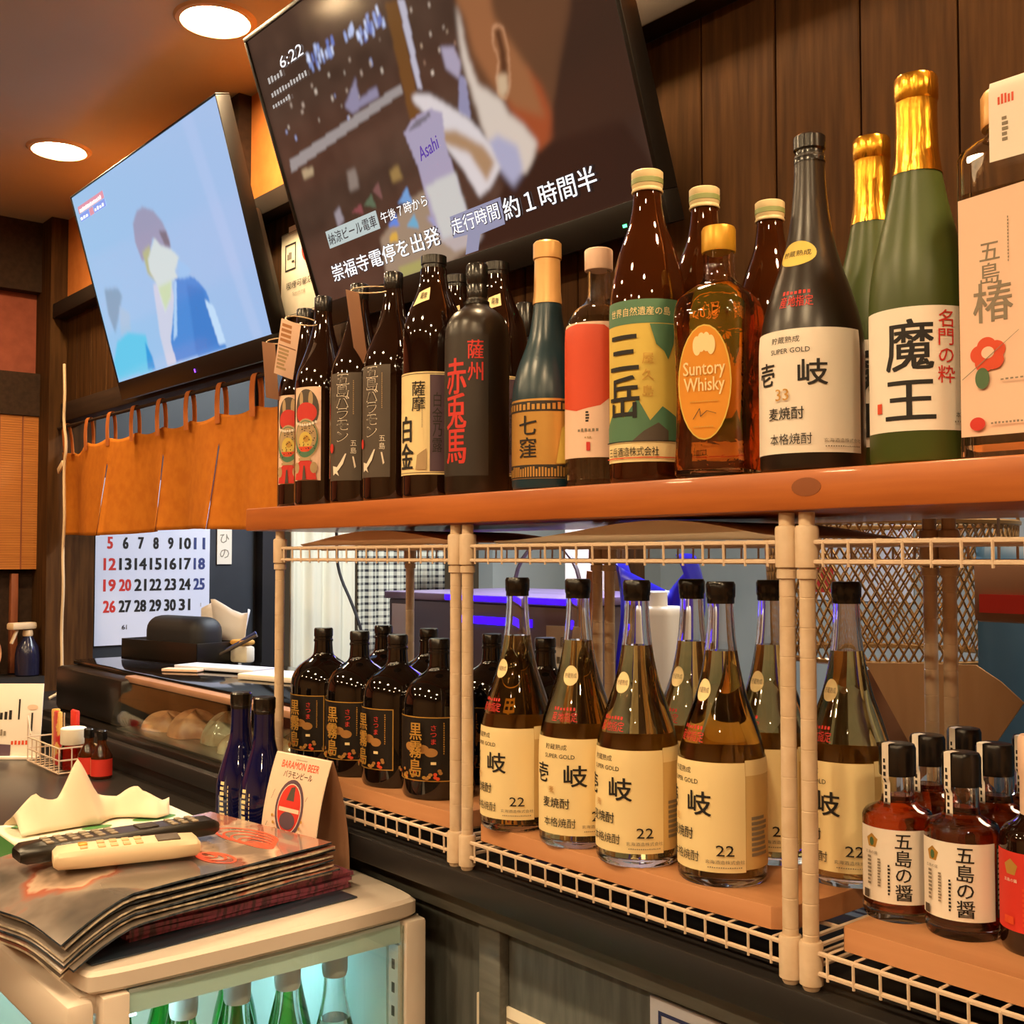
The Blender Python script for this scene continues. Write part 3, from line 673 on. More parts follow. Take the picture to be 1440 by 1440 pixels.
HAKU = [(1, .5), (1, .64), (.98, .69), (.86, .755), (.66, .81), (.50, .86), (.43, .90), (.42, .945)]
def haku(label):
    r, h = .0398, .308
    b = Bottle('shochu_bottle', label, HAKU, r, h, 'brown_glass', 'cream labelled dark bottles')
    b.cap(.0158, .93, 1.0, 'black_cap', prof=[(.0163, .93*h), (.0163, .936*h), (.0150, .94*h), (.0150, .96*h), (.0163, .964*h), (.0163, .998*h), (.0145, h)])
    z0, z1 = .028, .155; hw = A(r, 60)
    b.label([(rect(-hw, z0, hw, z1), 'label_cream'), (frame(-hw+.002, z0+.002, hw-.002, z1-.002, .0008), 'label_grey'), (rect(.018, z0+.004, .036, z1-.004), 'label_purple'), (txt('白金乃露', .027, .092, .018, vert=True, w=.012), 'label_dark'),
             (txt('薩摩', .003, .125, .018, vert=True, bold=.02), 'ink'), (txt('白金', -.016, .068, .032, vert=True, bold=.06, w=.024), 'ink'), (ticks(.008, .085, .0095, .112, 12, True), 'ink_grey'), (poly((0, .034), (.014, .034), (.014, .06), (.002, .052)), 'tan')])
    g = rfun(b.P); b.label([(poly((-.017, .240), (.014, .247), (.014, .264), (-.013, .258)), 'label_cream'), (txt('薩摩', .002, .253, .009, w=.014, bold=.02), 'ink')], 'neck_label', dv=.004)
    return b
h1 = haku('dark shochu bottle with cream and purple label left of the red lettered one'); put(h1, -.569, .03, -32)
for x, y, lab in ((-.630, .112, 'dark bottle with cream neck label half hidden behind cream and purple labelled one'), (-.543, .112, 'dark bottle with cream neck label hidden behind red lettered bottle')):
    c = copy_tree(h1.root); c.location = (x, y, ZP); c.rotation_euler[2] = R(cdir(x, y)-8); c['label'] = lab
SHO = [(1, .5), (1, .655), (.99, .70), (.92, .745), (.72, .785), (.42, .81), (.33, .83), (.31, .86), (.31, .9)]
r, h = .0388, .280
b = Bottle('shochu_bottle', 'matt black shochu bottle with large red brushed lettering', SHO, r, h, 'matte_black_glass'); put(b, -.480, .03, -22)
b.cap(.0125, .83, 1, 'black_cap', prof=[(.0150, .822*h), (.0150, .835*h), (.0120, .842*h), (.0128, .86*h), (.0128, .905*h), (.0120, .91*h), (.0132, .925*h), (.0132, .99*h), (.0115, h)])
b.label([(rect(-A(r, 62), .022, A(r, 42), .188), 'label_dark'), (txt('赤兎馬', -.013, .098, .042, vert=True, bold=.05, step=.0415, w=.030), 'ink_red'), (txt('薩州', .013, .157, .022, vert=True, bold=.03, step=.026, w=.019), 'ink_red')])
b = Bottle('dark_bottle', 'dark bottle hidden behind the red lettered and blue bottles', SHO, .0385, .278, 'black_glass'); put(b, -.595, .205, 0)
b.cap(.0130, .83, 1, 'black_cap')
CONE = [(1, .3), (1, .345), (.985, .39), (.93, .44), (.82, .50), (.68, .55), (.55, .60), (.45, .67), (.39, .74), (.36, .80), (.35, .9), (.35, .985)]
r, h = .0398, .280
b = Bottle('shochu_bottle', 'frosted blue bottle with gold neck and gold banded label', CONE, r, h, 'blue_matte_glass'); put(b, -.355, .032, -33)
b.cap(.0150, .745, 1, 'gold_cap', prof=[(.0166, .748*h), (.0152, .80*h), (.0145, .925*h), (.0145, .927*h), (.0160, .93*h), (.0160, .992*h), (.0140, h)])
q = A(r, 105)
b.label([(rect(-q, .012, q, .099), 'label_gold'), (rect(-q, .0125, q, .027), 'label_dark'), (rect(-q, .085, q, .0965), 'label_dark'), (ticks(-q, .014, q, .0255, 44, seed=4, h=1), 'label_gold'), (ticks(-q, .087, q, .095, 26, seed=8, h=1), 'label_gold'),
         (txt('七窪', 0, .058, .022, vert=True, bold=.03, step=.0245), 'ink'), (poly((.032, .028), (.042, .028), (.042, .07), (.038, .066)), 'label_yellow')])  # last yellow wedge paints the bright highlight on the gold label's fold
ROU = [(1, .5), (1, .60), (.985, .655), (.91, .70), (.74, .74), (.50, .765), (.36, .785), (.33, .82), (.33, .94)]
r, h = .0362, .256
b = Bottle('liqueur_bottle', 'clear bottle with orange red patch on pale label and white cap', ROU, r, h, 'glass', hollow=True, liquid=('pale_liquid', .70)); put(b, -.277, .036, -40)
b.cap(.0152, .91, 1, 'label_pink', ribs=1)
hw = A(r, 70)
b.label([(rect(-hw, .030, hw, .172), 'label_pink'), (poly((-hw, .098), (-hw*.6, .084), (0, .079), (hw*.6, .084), (hw, .098), (hw, .158), (hw*.7, .168), (0, .1705), (-hw*.7, .168), (-hw, .158)), 'ink_redorange'), (ticks(.011, .066, .017, .078, 4, True), 'ink'), (ticks(.002, .057, .026, .062, 6), 'ink_grey'), (ticks(.010, .050, .018, .053, 3), 'tan'), (rect(.012, .037, .016, .046), 'ink_red')])
BIG = [(1, .5), (.995, .54), (.97, .60), (.90, .655), (.79, .715), (.65, .77), (.49, .82), (.40, .87), (.36, .92), (.355, .95)]
def mitake(label):
    r, h = .0395, .318
    b = Bottle('shochu_bottle', label, BIG, r, h, 'brown_glass_clear', 'brown bottles with pale caps', hollow=True)
    q = [(a-.003, z) for a, z in b.P if z > .012]; q = [p for p in q if p[1] < .86*h]
    MB().lathe([(q[0][0], .009)]+q, 36).build('liquid', 'brown_glass', b.root)
    b.cap(.0158, .93, 1, 'pale_cap', prof=[(.0158, .932*h), (.0162, .936*h), (.0150, .945*h), (.0158, .95*h), (.0158, .975*h), (.0162, .978*h), (.0162, .996*h), (.0148, h)])
    MB().lathe([(.0159, .956*h), (.0163, .957*h), (.0163, .973*h), (.0159, .974*h)], 32, capb=False, capt=False).build('cap_band', 'cap_green', b.root)
    z0, z1 = .020, .180; hw = A(r, 62)
    L = [(rect(-hw, z0, hw, z1), 'label_yellow'), (rect(-hw, .156, hw, z1), 'label_green'), (rect(-hw, z0, hw, .040), 'label_cream'), (txt('世界自然遺産の島', 0, .168, .0085, w=.066), 'label_cream'),
         (poly((-hw, .040), (hw, .040), (hw, .062), (.024, .074), (.012, .060), (0, .082), (-.014, .064), (-.03, .07), (-hw, .055)), 'label_green'), (poly((-.006, .04), (.03, .04), (.03, .05), (.02, .058), (.006, .05)), 'blue_bag' if 0 else 'label_grey'),
         (poly((.012, .155), (.038, .155), (.036, .135), (.030, .120), (.026, .128), (.018, .135)), 'label_green'), (txt('三岳', -.016, .106, .042, vert=True, bold=.05, w=.036, step=.044), 'ink'), (txt('屋久島', .010, .105, .011, vert=True, step=.016), 'ink_gold'),
         (txt('三岳酒造株式会社', -.008, .030, .009, w=.056, bold=.01), 'ink'), (rect(-hw, .0235, hw, .0245), 'ink_redorange'), (rect(-hw, .0395, hw, .0405), 'ink'), (rect(hw-.0015, z0, hw, z1), 'ink')]
    b.label(L)
    return b
m1 = mitake('brown bottle with yellow green label and pale cap, frontmost of three'); put(m1, -.200, .030, -15)
for x, y, lab in ((-.197, .115, 'brown bottle with pale cap behind the square whisky bottle'), (-.180, .205, 'brown bottle with pale cap behind whisky and black bottles, farthest back')):
    c = copy_tree(m1.root); c.location = (x, y, ZP); c.rotation_euler[2] = R(cdir(x, y)-15); c['label'] = lab
# square whisky bottle
def sq(a, z, p=5.0, n=48):
    o = []
    for k in range(n):
        t = 2*pi*k/n; c, s_ = cos(t), sin(t); o.append((a*math.copysign(abs(c)**(2/p), c), a*math.copysign(abs(s_)**(2/p), s_), z))
    return o
t = thing('whisky_bottle', 'square amber whisky bottle with oval orange label and yellow cap', 'bottle', (-.108, .030, ZP), R(cdir(-.108, .03)-22))
h = .240
pf = [(.0325, 0, 6), (.0355, .004, 6), (.0358, .015, 6), (.0345, .04, 6), (.0340, .075, 6), (.0350, .115, 6), (.0360, .150, 6), (.0356, .161, 5.5), (.0330, .170, 5), (.0280, .177, 3.6), (.0215, .183, 2.8), (.0165, .188, 2.2), (.0150, .194, 2), (.0146, .205, 2), (.0146, .222, 2)]
inn = [(a-.003, z, p) for a, z, p in pf if z >= .015]
MB().loft([sq(*x) for x in pf]+[sq(*x) for x in reversed(inn)]+[sq(.031, .008, 6)]).build('glass_body', 'whisky_glass', t)
MB().loft([sq(.0318, .0085, 6)]+[sq(a+.0004, z, p) for a, z, p in inn if z < .186]).build('liquid', 'whisky', t)
MB().lathe([(.0158, .216), (.0162, .218), (.0162, .2375), (.0150, .240)], 32).build('cap', 'yellow_cap', t)
decal('label', [(ell(0, .096, .0262, .0535), 'label_yellow'), (ell(0, .096, .0250, .0522), 'label_orange')]+[(ell(dx, .131+dz, .0042, .009), 'label_cream') for dx, dz in ((-.007, -.001), (-.0025, .002), (.0025, .002), (.007, -.001))]+
 [(txt('Suntory', 0, .107, .0165, w=.041, bold=.03), 'label_cream'), (txt('Whisky', 0, .092, .0165, w=.040, bold=.03), 'label_cream'), (ticks(-.014, .0775, .014, .0795, 12), 'ink_gold'), (poly((-.011, .062), (-.0105, .0615), (-.004, .0715), (-.0045, .072))+poly((-.0045, .072), (-.004, .0715), (-.003, .064), (-.0036, .064))+poly((-.0036, .0645), (-.003, .064), (.003, .069), (.0026, .0695))+poly((.0026, .0695), (.003, .069), (.012, .066), (.012, .0665)), 'label_dark'), (ticks(-.010, .054, .010, .056, 8), 'ink_gold')],
 lambda u, v, e: (u, -(.0345+abs(v-.09)*.018)-.0016-e, v-.008), t)
# long necked barley shochu
IKI = [(1, .3), (1, .355), (.975, .41), (.88, .475), (.78, .525), (.69, .565), (.55, .625), (.43, .70), (.36, .77), (.325, .82), (.295, .89), (.29, .94)]
def iki(label, r, h, body, capm, stick, group, no, white, hollow=None, liquid=None):
    b = Bottle('barley_shochu_bottle', label, IKI, r, h, body, group, hollow=hollow, liquid=liquid)
    if hollow: b.cap(.0137, .925, 1, capm, prof=[(.0132, .925*h), (.0132, .943*h), (.0140, .948*h), (.0143, .99*h), (.0128, h)])
    else: b.cap(.0137, .92, 1, capm, prof=[(.0137, .917*h), (.0137, .93*h), (.0123, .938*h), (.0123, .952*h), (.0140, .958*h), (.0140, .995*h), (.0125, h)])
    lm = 'label_white' if white else 'label_cream'; z0 = .050*h; z1 = z0+(.100 if not white else .106); k = r/.043; hw = A(r, 88)
    L = [(rect(-hw, z0, hw, z1), lm), (txt('貯蔵熟成', -.002, z1-.009, .0058, w=.027), 'ink'), (txt('SUPER GOLD', .002, z1-.0185, .0042, w=.036), 'ink'), (txt('壱', -.021*k, z1-.037, .020, bold=.05), 'ink'), (txt('岐', .021*k, z1-.038, .022, w=.024, bold=.05), 'ink'),
         (txt('麦焼酎', -.002, z1-.067 if not white else z1-.072, .0105, w=.033, bold=.02), 'ink'), (txt('本格焼酎', .002, z1-.087 if not white else z1-.094, .0095, w=.038), 'ink'), (txt('玄海酒造株式会社', .046*k, z0+.010, .0035, w=.036), 'ink_grey'), (ticks(.030*k, z0+.0045, .062*k, z0+.0062, 16), 'ink_grey')]
    if white: L += [(txt('33', -.004, z1-.056, .010, bold=.02), 'label_gold')]
    else: L += [(txt('22', .046*k, z0+.0205, .0098, w=.016, bold=.01), 'ink'), (txt('麦', -.006, z1-.053, .007), 'label_gold')]
    b.label(L)
    if not white:
        q = A(r, 88.3); q2 = A(r, 268); b.label([(rect(q, z0+.002, q2, z1+.002), 'label_back'), (rect(q, z1-.012, q2, z1+.002), 'label_cream'), (ticks(q+.006, z0+.012, q+.04, z0+.05, 8, True), 'ink_grey')], 'back_label')
    zs = .635*h; us = A(r, 12) if not white else A(r, -3)
    b.label([(ell(us, zs, .0105/.55*(.8 if not white else 1.75), .0105 if not white else .0115), 'label_cream' if not white else 'label_yellow'), (txt('貯蔵熟成', us, zs, .0055, w=.024 if not white else .05), 'ink_grey' if not white else 'ink')], 'neck_sticker', dv=.004)
    zr = .492*h; ur = A(r, 8)
    b.label([(ticks(ur-.016, zr+.0045, ur+.016, zr+.008, 7, seed=2, h=1), 'ink_red'), (txt('産地指定', ur, zr-.002, .010, w=.034, bold=.03), 'ink_red')], 'red_stamp', dv=.005)
    return b
b = iki('tall matt black shochu bottle with white label and gold neck sticker', .0452, .300, 'matte_black_glass', 'black_cap', None, None, '33', True); put(b, -.007, .033, -27)
# frosted green bottles with gold foil necks
MAO = [(1, .33), (1, .385), (.985, .43), (.95, .475), (.88, .525), (.79, .57), (.69, .62), (.58, .68), (.50, .735), (.45, .77), (.42, .8), (.40, .86)]
def mao(label):
    r, h = .0392, .318
    b = Bottle('shochu_bottle', label, MAO, r, h, 'matte_green_glass', 'frosted green bottles with gold necks')
    p = []
    rg = rfun(b.P)
    for z in (.742, .76, .80, .85, .90, .93): p.append((max(rg(z*h), .0150)+.0006, z*h))
    p += [(.0164, .932*h), (.0172, .936*h), (.0172, .990*h), (.0160, .997*h), (.012, h)]
    b.cap(0, 0, 1, 'gold_foil', 'foil_neck', prof=p)
    z0, z1 = .025, .122; hw = A(r, 78)
    b.label([(rect(-hw, z0, hw, z1), 'label_white'), (txt('魔', -.008, .092, .040, w=.036, bold=.05), 'ink'), (txt('王', -.008, .049, .030, w=.038, bold=.06), 'ink'), (txt('名門の粋', .020, .090, .0135, vert=True, step=.0145, bold=.015), 'ink_red'), (rect(-.036, .040, -.031, .048), 'ink_redorange'), (txt('本格焼酎', .036, .037, .0045, w=.017), 'ink'), (ticks(.026, .031, .044, .033, 8), 'ink_grey')])
    return b
g1 = mao('frosted green bottle with gold foil neck and black brushed lettering in front'); put(g1, .098, .030, 0)
c = copy_tree(g1.root); c.location = (-.001, .122, ZP); c.rotation_euler[2] = R(cdir(0, .12)+2); c['label'] = 'frosted green bottle with gold foil neck behind black and green bottles'
# square clear bottle at the right end
t = thing('square_bottle', 'flat clear glass bottle with pink flower label at right end', 'bottle', (.178, .030, ZP))
def flask(ax, ay, z, p): return [(x*ax, y*ay, z) for x, y, _ in sq(1, 0, p, 64)]
a = .020; pf = [(.036, .018, 0, 9), (.038, a, .003, 9), (.038, a, .232, 9), (.036, .0185, .238, 8), (.030, .018, .2425, 5), (.0215, .018, .2455, 2.6), (.020, .0175, .250, 2), (.020, .0175, .262, 2)]
inn = [(q-.0035, y-.0035, z, p) for q, y, z, p in pf if .1 < z]
MB().loft([flask(*x) for x in pf]+[flask(*x) for x in reversed(inn)]+[flask(.0345, .0165, .012, 9)]).build('glass_body', 'glass', t)
MB().loft([flask(.0347, .0167, .0122, 9), flask(.0347, .0167, .205, 9)]).build('liquid', 'pale_liquid', t)
MB().lathe([(.0226, .253), (.0232, .255), (.0232, .277), (.0215, .280)], 32).build('cap', 'gold_cap', t)
fl_ = []
for k in range(5): fl_.append((ell(-.012+.0065*cos(2*pi*k/5+.5), .0785+.0065*sin(2*pi*k/5+.5), .0075, .007), 'ink_redorange'))
decal('label', [(poly((-.0345, .018), (.0375, .018), (.0375, .204), (-.0345, .200)), 'label_pink'), (txt('五島', -.010, .148, .016, vert=True, bold=.02), 'ink_grey'), (txt('椿', -.008, .118, .030, bold=.03), 'ink_grey'), (ticks(.004, .145, .0055, .18, 14, True), 'ink_grey')]+fl_+
 [(ell(-.012, .080, .005, .0045), 'label_pink'), (ell(-.0165, .061, .0055, .008, a0=.4), 'ink_green'), (poly((-.032, .062), (.012, .094), (.012, .0935), (-.032, .0612)), 'ink_grey'), (ell(-.0205, .027, .006, .005), 'ink_red'), (ticks(-.010, .026, .018, .0285, 10), 'ink_grey'), (ticks(-.002, .058, .02, .06, 6), 'ink_grey')],
 lambda u, v, e: (u, -a-.0002-e, v), t)
decal('seal_strip', [(rect(-.003, 0, .024, 1), 'label_white'), (ticks(.004, .55, .017, .70, 5), 'ink_redorange'), (ticks(.007, .16, .014, .42, 5, True), 'ink_grey')], lambda u, v, e: (u-.004, (-.0238-e if v < .78 else -.0238-e+(v-.78)*.11), .222+.062*min(v/.82, 1)), t, dv=.1)

# ================================================================== BOTTLES ON THE RACKS
KIR = [(1, .4), (1, .575), (.985, .62), (.93, .665), (.80, .715), (.58, .755), (.38, .785), (.305, .81), (.29, .85), (.275, .9), (.275, .94)]
def kiri(label):
    r, h = .0476, .199
    b = Bottle('stout_bottle', label, KIR, r, h, 'black_glass', 'dark stout bottles')
    b.cap(.0138, .925, 1, 'black_cap', prof=[(.0142, .90*h), (.0142, .915*h), (.0132, .92*h), (.0132, .935*h), (.0140, .94*h), (.0140, .99*h), (.0128, h)])
    z0, z1 = .024, .104; hw = A(r, 52)
    L = [(rect(-hw, z0, hw, z1), 'label_black'), (frame(-hw, z0, hw, z1, .0013), 'ink_gold')]
    for dx, dz, q in ((-.013, .066, .5), (.018, .060, -.4), (.007, .064, .2)): L.append((ell(dx, dz, .0085, .0055, a0=q), 'potato'))
    rr = random.Random(4)
    for k in range(26): L.append((ell(-hw+.004+rr.random()*(2*hw-.008), z0+.004+rr.random()*.011*(.5+.5*rr.random()), .0026, .0022, 8), rr.choice(['ink_gold', 'potato', 'ink_redorange'])))
    L += [(txt('黒霧島', .0, .064, .0215, vert=True, bold=.05, w=.016, step=.0225), 'ink_gold'), (txt('さつま', .022, .083, .0075, vert=True, step=.0085), 'ink_red'), (ticks(.033, .058, .035, .098, 14, True), 'ink_gold'), (rect(.019, .046, .025, .0495), 'label_cream')]
    b.label(L); return b
k1 = kiri('dark stout bottle at the left end of the front row')
KP = [(-.893, .064, -50, None), (-.796, .066, -44, 'dark stout bottle second from left in the front row'), (-.700, .066, -58, 'dark stout bottle third from left in the front row'), (-.604, .066, -34, 'dark stout bottle beside double post with its gold lettering facing out'),
      (-.886, .166, -30, 'dark stout bottle in back row, left of the thin rear post'), (-.779, .175, -30, 'dark stout bottle in back row, right of the thin rear post'), (-.630, .175, -30, 'dark stout bottle in back row just left of the double rear post'), (-.528, .182, -30, 'dark stout bottle at right end of the back row behind amber bottles')]
for i, (x, y, o, lab) in enumerate(KP):
    c = k1.root if i == 0 else copy_tree(k1.root)
    c.location = (x, y, ZB); c.rotation_euler[2] = R(cdir(x, y)+o)
    if lab: c['label'] = lab
i1 = iki('amber long necked bottle at left end of the middle rack', .0425, .281, 'glass', 'black_cap', None, 'amber long necked bottles', '22', False, True, ('amber_liquid', .765))
IP = [(-.412, .036, -62, None), (-.315, .040, -32, 'amber long necked bottle second from left in the middle rack'), (-.225, .038, -52, 'amber long necked bottle third from left, label facing out with 22'),
      (-.127, .052, -58, 'amber long necked bottle nearest the right posts of the middle rack'), (-.226, .124, -55, 'amber long necked bottle behind the two rightmost amber bottles'), (-.142, .149, -50, 'amber long necked bottle half hidden behind the left one of double post'), (-.047, .142, -55, 'amber long necked bottle seen right of the double front post')]
for i, (x, y, o, lab) in enumerate(IP):
    c = i1.root if i == 0 else copy_tree(i1.root)
    c.location = (x, y, ZB); c.rotation_euler[2] = R(cdir(x, y)+o)
    if lab: c['label'] = lab
SAU = [(1, .4), (1, .555), (.985, .585), (.90, .615), (.70, .635), (.50, .655), (.455, .68), (.455, .80), (.43, .83), (.43, .9)]
def sauce(label):
    r, h = .0298, .145
    b = Bottle('sauce_bottle', label, SAU, r, h, 'glass', 'sauce bottles with white labels', hollow=True, liquid=('soy', .70))
    b.cap(.0150, .815, 1, 'black_cap', prof=[(.0150, .815*h), (.0153, .825*h), (.0153, .975*h), (.0140, .997*h), (.012, h)])
    z0, z1 = .016, .077; hw = A(r, 66)
    pent = [(-.018+.0062*sin(2*pi*k/5), .0655+.0062*cos(2*pi*k/5)) for k in range(5)]
    b.label([(rect(-hw, z0, hw, z1), 'label_white'), (poly(*pent), 'ink_gold'), (ell(-.018, .065, .0022, .0035), 'ink_green'), (txt('五島の醤', .009, .047, .0135, vert=True, bold=.03, step=.0140), 'ink'), (ticks(-.0035, .022, -.0005, .048, 9, True), 'ink'), (ticks(-.012, .028, -.0075, .052, 10, True, 3), 'ink_grey'), (ticks(-.022, .028, -.016, .053, 8, True, 5), 'ink_grey'), (txt('五島の醤', -.018, .0562, .0026, w=.012), 'ink_grey'), (rect(-.0265, .0175, -.0205, .0245), 'label_grey'), (rect(hw, z0+.003, A(r, 88), z1-.001), 'label_grey'), (ticks(hw+.001, z0+.008, A(r, 86), z1-.004, 12, True), 'ink_white')])
    return b
s1 = sauce('squat sauce bottle with white label, left of the front pair')
def strip(face): # paper seal that runs over the cap and down the neck
    return None
strip_b = decal('seal_strip', [(rect(-.0034, 0, .0034, 1), 'label_white'), (ticks(-.002, .06, .002, .66, 7, True), 'ink')], lambda u, v, e: (u, -(.0138+e if v < .35 else (.0157+e if v < .86 else (.0157-(v-.86)/.14*.010+e))), .090+.0562*min(1, v/.86)), s1.root, dv=.05)
strip_b.rotation_euler[2] = R(-28)
SP = [(.044, .078, -10, None), (.102, .078, -14, 'squat sauce bottle with white label, right of the front pair'), (.036, .141, -12, 'squat sauce bottle behind the front pair, left of the back three'), (.037, .204, -12, 'squat sauce bottle farthest back behind the front pair'), (.098, .142, -20, 'squat sauce bottle directly behind the right one of the front pair'), (.099, .205, -12, 'squat sauce bottle at the back right by the frame edge')]
for i, (x, y, o, lab) in enumerate(SP):
    c = s1.root if i == 0 else copy_tree(s1.root)
    c.location = (x, y, ZB); c.rotation_euler[2] = R(cdir(x, y)+o)
    if lab: c['label'] = lab
r, h = .0298, .165
b = Bottle('sauce_bottle', 'dark sauce bottle with red label and pink wrapped neck', [(1, .4), (1, .50), (.985, .535), (.88, .57), (.62, .60), (.44, .63), (.42, .7), (.42, .85)], r, h, 'brown_glass')
b.cap(.0145, .62, 1, 'label_pink', 'neck_wrap', prof=[(.0138, .615*h), (.0142, .64*h), (.0142, .8*h), (.0152, .82*h), (.0152, .98*h), (.0135, h)])
b.label([(rect(-A(r, 70), .018, A(r, 70), .078), 'ink_red'), (poly(*[(-.016+.0066*sin(2*pi*k/5), .066+.0066*cos(2*pi*k/5)) for k in range(5)]), 'ink_gold'), (txt('五島の醤', .010, .048, .012, vert=True, bold=.03), 'ink_white'), (ticks(-.006, .022, 0, .052, 8, True), 'ink_redorange'), (txt('五島の醤', -.016, .0565, .0026, w=.012), 'ink_white'), (rect(-.022, .023, -.013, .029), 'ink_redorange')])
put(b, .163, .084, -14, ZB)

# ================================================================== NOREN, CORD, NOTICES
t = thing('noren_curtain', 'orange brown split noren curtain hanging from a rod by loops', 'curtain', (-2.78, .290, 0))
MB().tube([(-.02, 0, 1.826), (1.75, 0, 1.826)], .0045, 8).build('rod', 'dark_beam', t)
def cloth(u, v):
    x = -.01+u*1.74; z = 1.510+(1.765-1.510)*v
    k = (x-.07)/.1645; sag = -.010*sin(pi*((k) % 1))*v**3+.012*(u < .18)*0
    y = .006+.014*sin(9.5*x+1.0)*(1-.65*v)+.010*sin(23*x+.5)*(1-.8*v)+.004*sin(40*x)*(1-v)**2
    if x < .42: y += .012*sin((x+.05)*13)*(1-.4*v); sag -= .016*sin(pi*min(1, max(0, x/.2)))*v**2
    z += sag+.004*sin(7*x+2)*(1-v)
    d = min(abs(x-(.07+.329*j+.329)) for j in range(5))
    if v < .74: y -= .016*math.exp(-(d/.022)**2)*(.74-v)/.74
    return (x, y-.004, z)
bmc = MB(); NU, NV = 174, 24; slits = [int(round((.07+.329*(j+1)+.01)/1.74*NU)) for j in range(4)]; V = {}
for j in range(NV+1):
    for i in range(NU+1):
        p = cloth(i/NU, j/NV)
        if i in slits and j < NV*.74:
            g = .0011*(1-j/(NV*.74)); V[i, j, 0] = bmc.bm.verts.new((p[0]-g, p[1], p[2])); V[i, j, 1] = bmc.bm.verts.new((p[0]-.006*(1-j/(NV*.74)), p[1]+.004, p[2]))
        else: V[i, j, 0] = V[i, j, 1] = bmc.bm.verts.new(p)
for j in range(NV):
    for i in range(NU): bmc.face((V[i, j, 1], V[i+1, j, 0], V[i+1, j+1, 0], V[i, j+1, 1]))
bmc.build('cloth', 'noren', t, solid=.0014, normals=False)
for k in range(11):
    x = .072+.1645*k; lean = -.02 if k == 0 else 0
    m = MB(); w_ = .011
    for s_ in (-1,): 
        pts = [(x, -.009, 1.742), (x+lean*.5, -.011, 1.79), (x+lean, -.0085, 1.822), (x+lean, -.004, 1.834), (x+lean, .004, 1.834), (x+lean, .0085, 1.822), (x+lean*.5, .012, 1.79), (x, .012, 1.745)]
        pts = chaikin(pts, 2)
        m.loft([[(p[0]-w_, p[1]-.0008, p[2]), (p[0]+w_, p[1]-.0008, p[2]), (p[0]+w_, p[1]+.0008, p[2]), (p[0]-w_, p[1]+.0008, p[2])] for p in pts])
    m.build('loop', 'noren_loop', t)
cp = [(x+.125, y, z) for x, y, z in chaikin([(-2.76, .25, 1.99), (-2.735, .245, 1.89), (-2.745, .245, 1.83), (-2.715, .245, 1.76), (-2.735, .245, 1.70), (-2.73, .245, 1.62), (-2.722, .245, 1.56), (-2.735, .245, 1.46), (-2.722, .245, 1.36), (-2.735, .245, 1.26), (-2.725, .245, 1.16), (-2.725, .245, 1.08), (-2.72, .21, 1.064)], 2)]
t = thing('electric_cable', 'thin cream cord hanging down beside the dark corner post', 'cord')
MB().tube(cp, .0042, 6).build('sheath', 'cord_cream', t)
MB().obox((-2.637, .245, 1.700), (.045, .006, .018), Matrix.Rotation(-.5, 3, 'Y'), bev=.002).build('tab', 'cord_cream', t)
t = thing('notice_card', 'cream notice card with icons on the wall between the two screens', 'sign', (-1.415, .3085, 1.935))
MB().box(-.068, .085, -.003, .001, 0, .175, 0, .001).build('card', 'paper', t)
MB().box(-.035, .03, -.004, 0, .17, .185).build('tape', 'label_pink', t)
q = []
def rrect(u0, v0, u1, v1, t_): return frame(u0, v0, u1, v1, t_)
decal('print', [(rrect(-.050, .095, -.006, .150, .0035), 'ink'), (ticks(-.040, .118, -.022, .140, 3), 'ink'), (rect(-.022, .110, -.012, .114), 'ink'), (ring(.045, .128, .027, .027, .005), 'ink_red'), (rect(.041, .114, .049, .142), 'ink_red'),
 (txt('喫煙可能店', .010, .064, .015, w=.105), 'ink'), (txt('Smoking', .008, .045, .008, w=.05), 'ink_grey'), (frame(-.066, .002, .083, .173, .001), 'ink')], lambda u, v, e: (u, -.0032-e, v), t)

# ================================================================== LEFT END OF THE BAR
t = thing('bamboo_blind', 'woven bamboo blind hanging in the window at far left', 'blind', (-2.895, -.35, 0))
m = MB()
for k in range(64):
    z = 1.413+.0071*k; m.box(-.003, .003, 0, .612, z, z+.0064)
m.build('slats', 'bamboo', t)
for y in (.05, .20, .35, .50, .565): MB().box(.003, .0045, y, y+.004, 1.413, 1.868).build('cord', 'wood_red', t)
for k, (y, lab) in enumerate(((.135, 'reddish vertical wooden slat below the bamboo blind, left'), (.205, 'reddish vertical wooden slat below the bamboo blind, right'))):
    o = tag(rbox(-2.925, -2.90, y-.010, y+.010, 1.108, 1.40, .002).build('window_slat', 'wood_red'), lab, 'slat', 'slats below the bamboo blind')
t = thing('spray_bottle', 'dark blue trigger spray bottle with cream head on the window ledge', 'spray bottle', (-2.835, .224, 1.105), R(20))
MB().lathe([(.030, 0), (.034, .004), (.034, .06), (.030, .085), (.018, .105), (.013, .115)], 24).build('bottle', 'spray_blue', t)
m = MB(); m.lathe([(.014, .115), (.015, .12), (.013, .132)], 16); m.box(-.016, .016, -.060, .020, .135, .155, 0, .005); m.obox((0, -.045, .115), (.010, .008, .045), Matrix.Rotation(-.45, 3, 'X'), bev=.003); m.build('trigger_head', 'cord_cream', t)
t = thing('wooden_tub', 'round pale wooden tub lying on its side at left edge', 'tub', (-2.850, .085, 1.106), R(25))
m = MB(); 
o = MB().lathe([(.060, 0), (.066, 0), (.066, .05), (.060, .05), (.060, .004)], 36, capb=False, capt=False).build('hoop', 'wood_bowl', t); o.rotation_euler = (0, pi/2, 0); o.location = (-.02, 0, .066)
o = MB().lathe([(.0605, 0), (.0605, .006)], 36).build('bottom', 'board', t); o.rotation_euler = (0, pi/2, 0); o.location = (-.02, 0, .066)
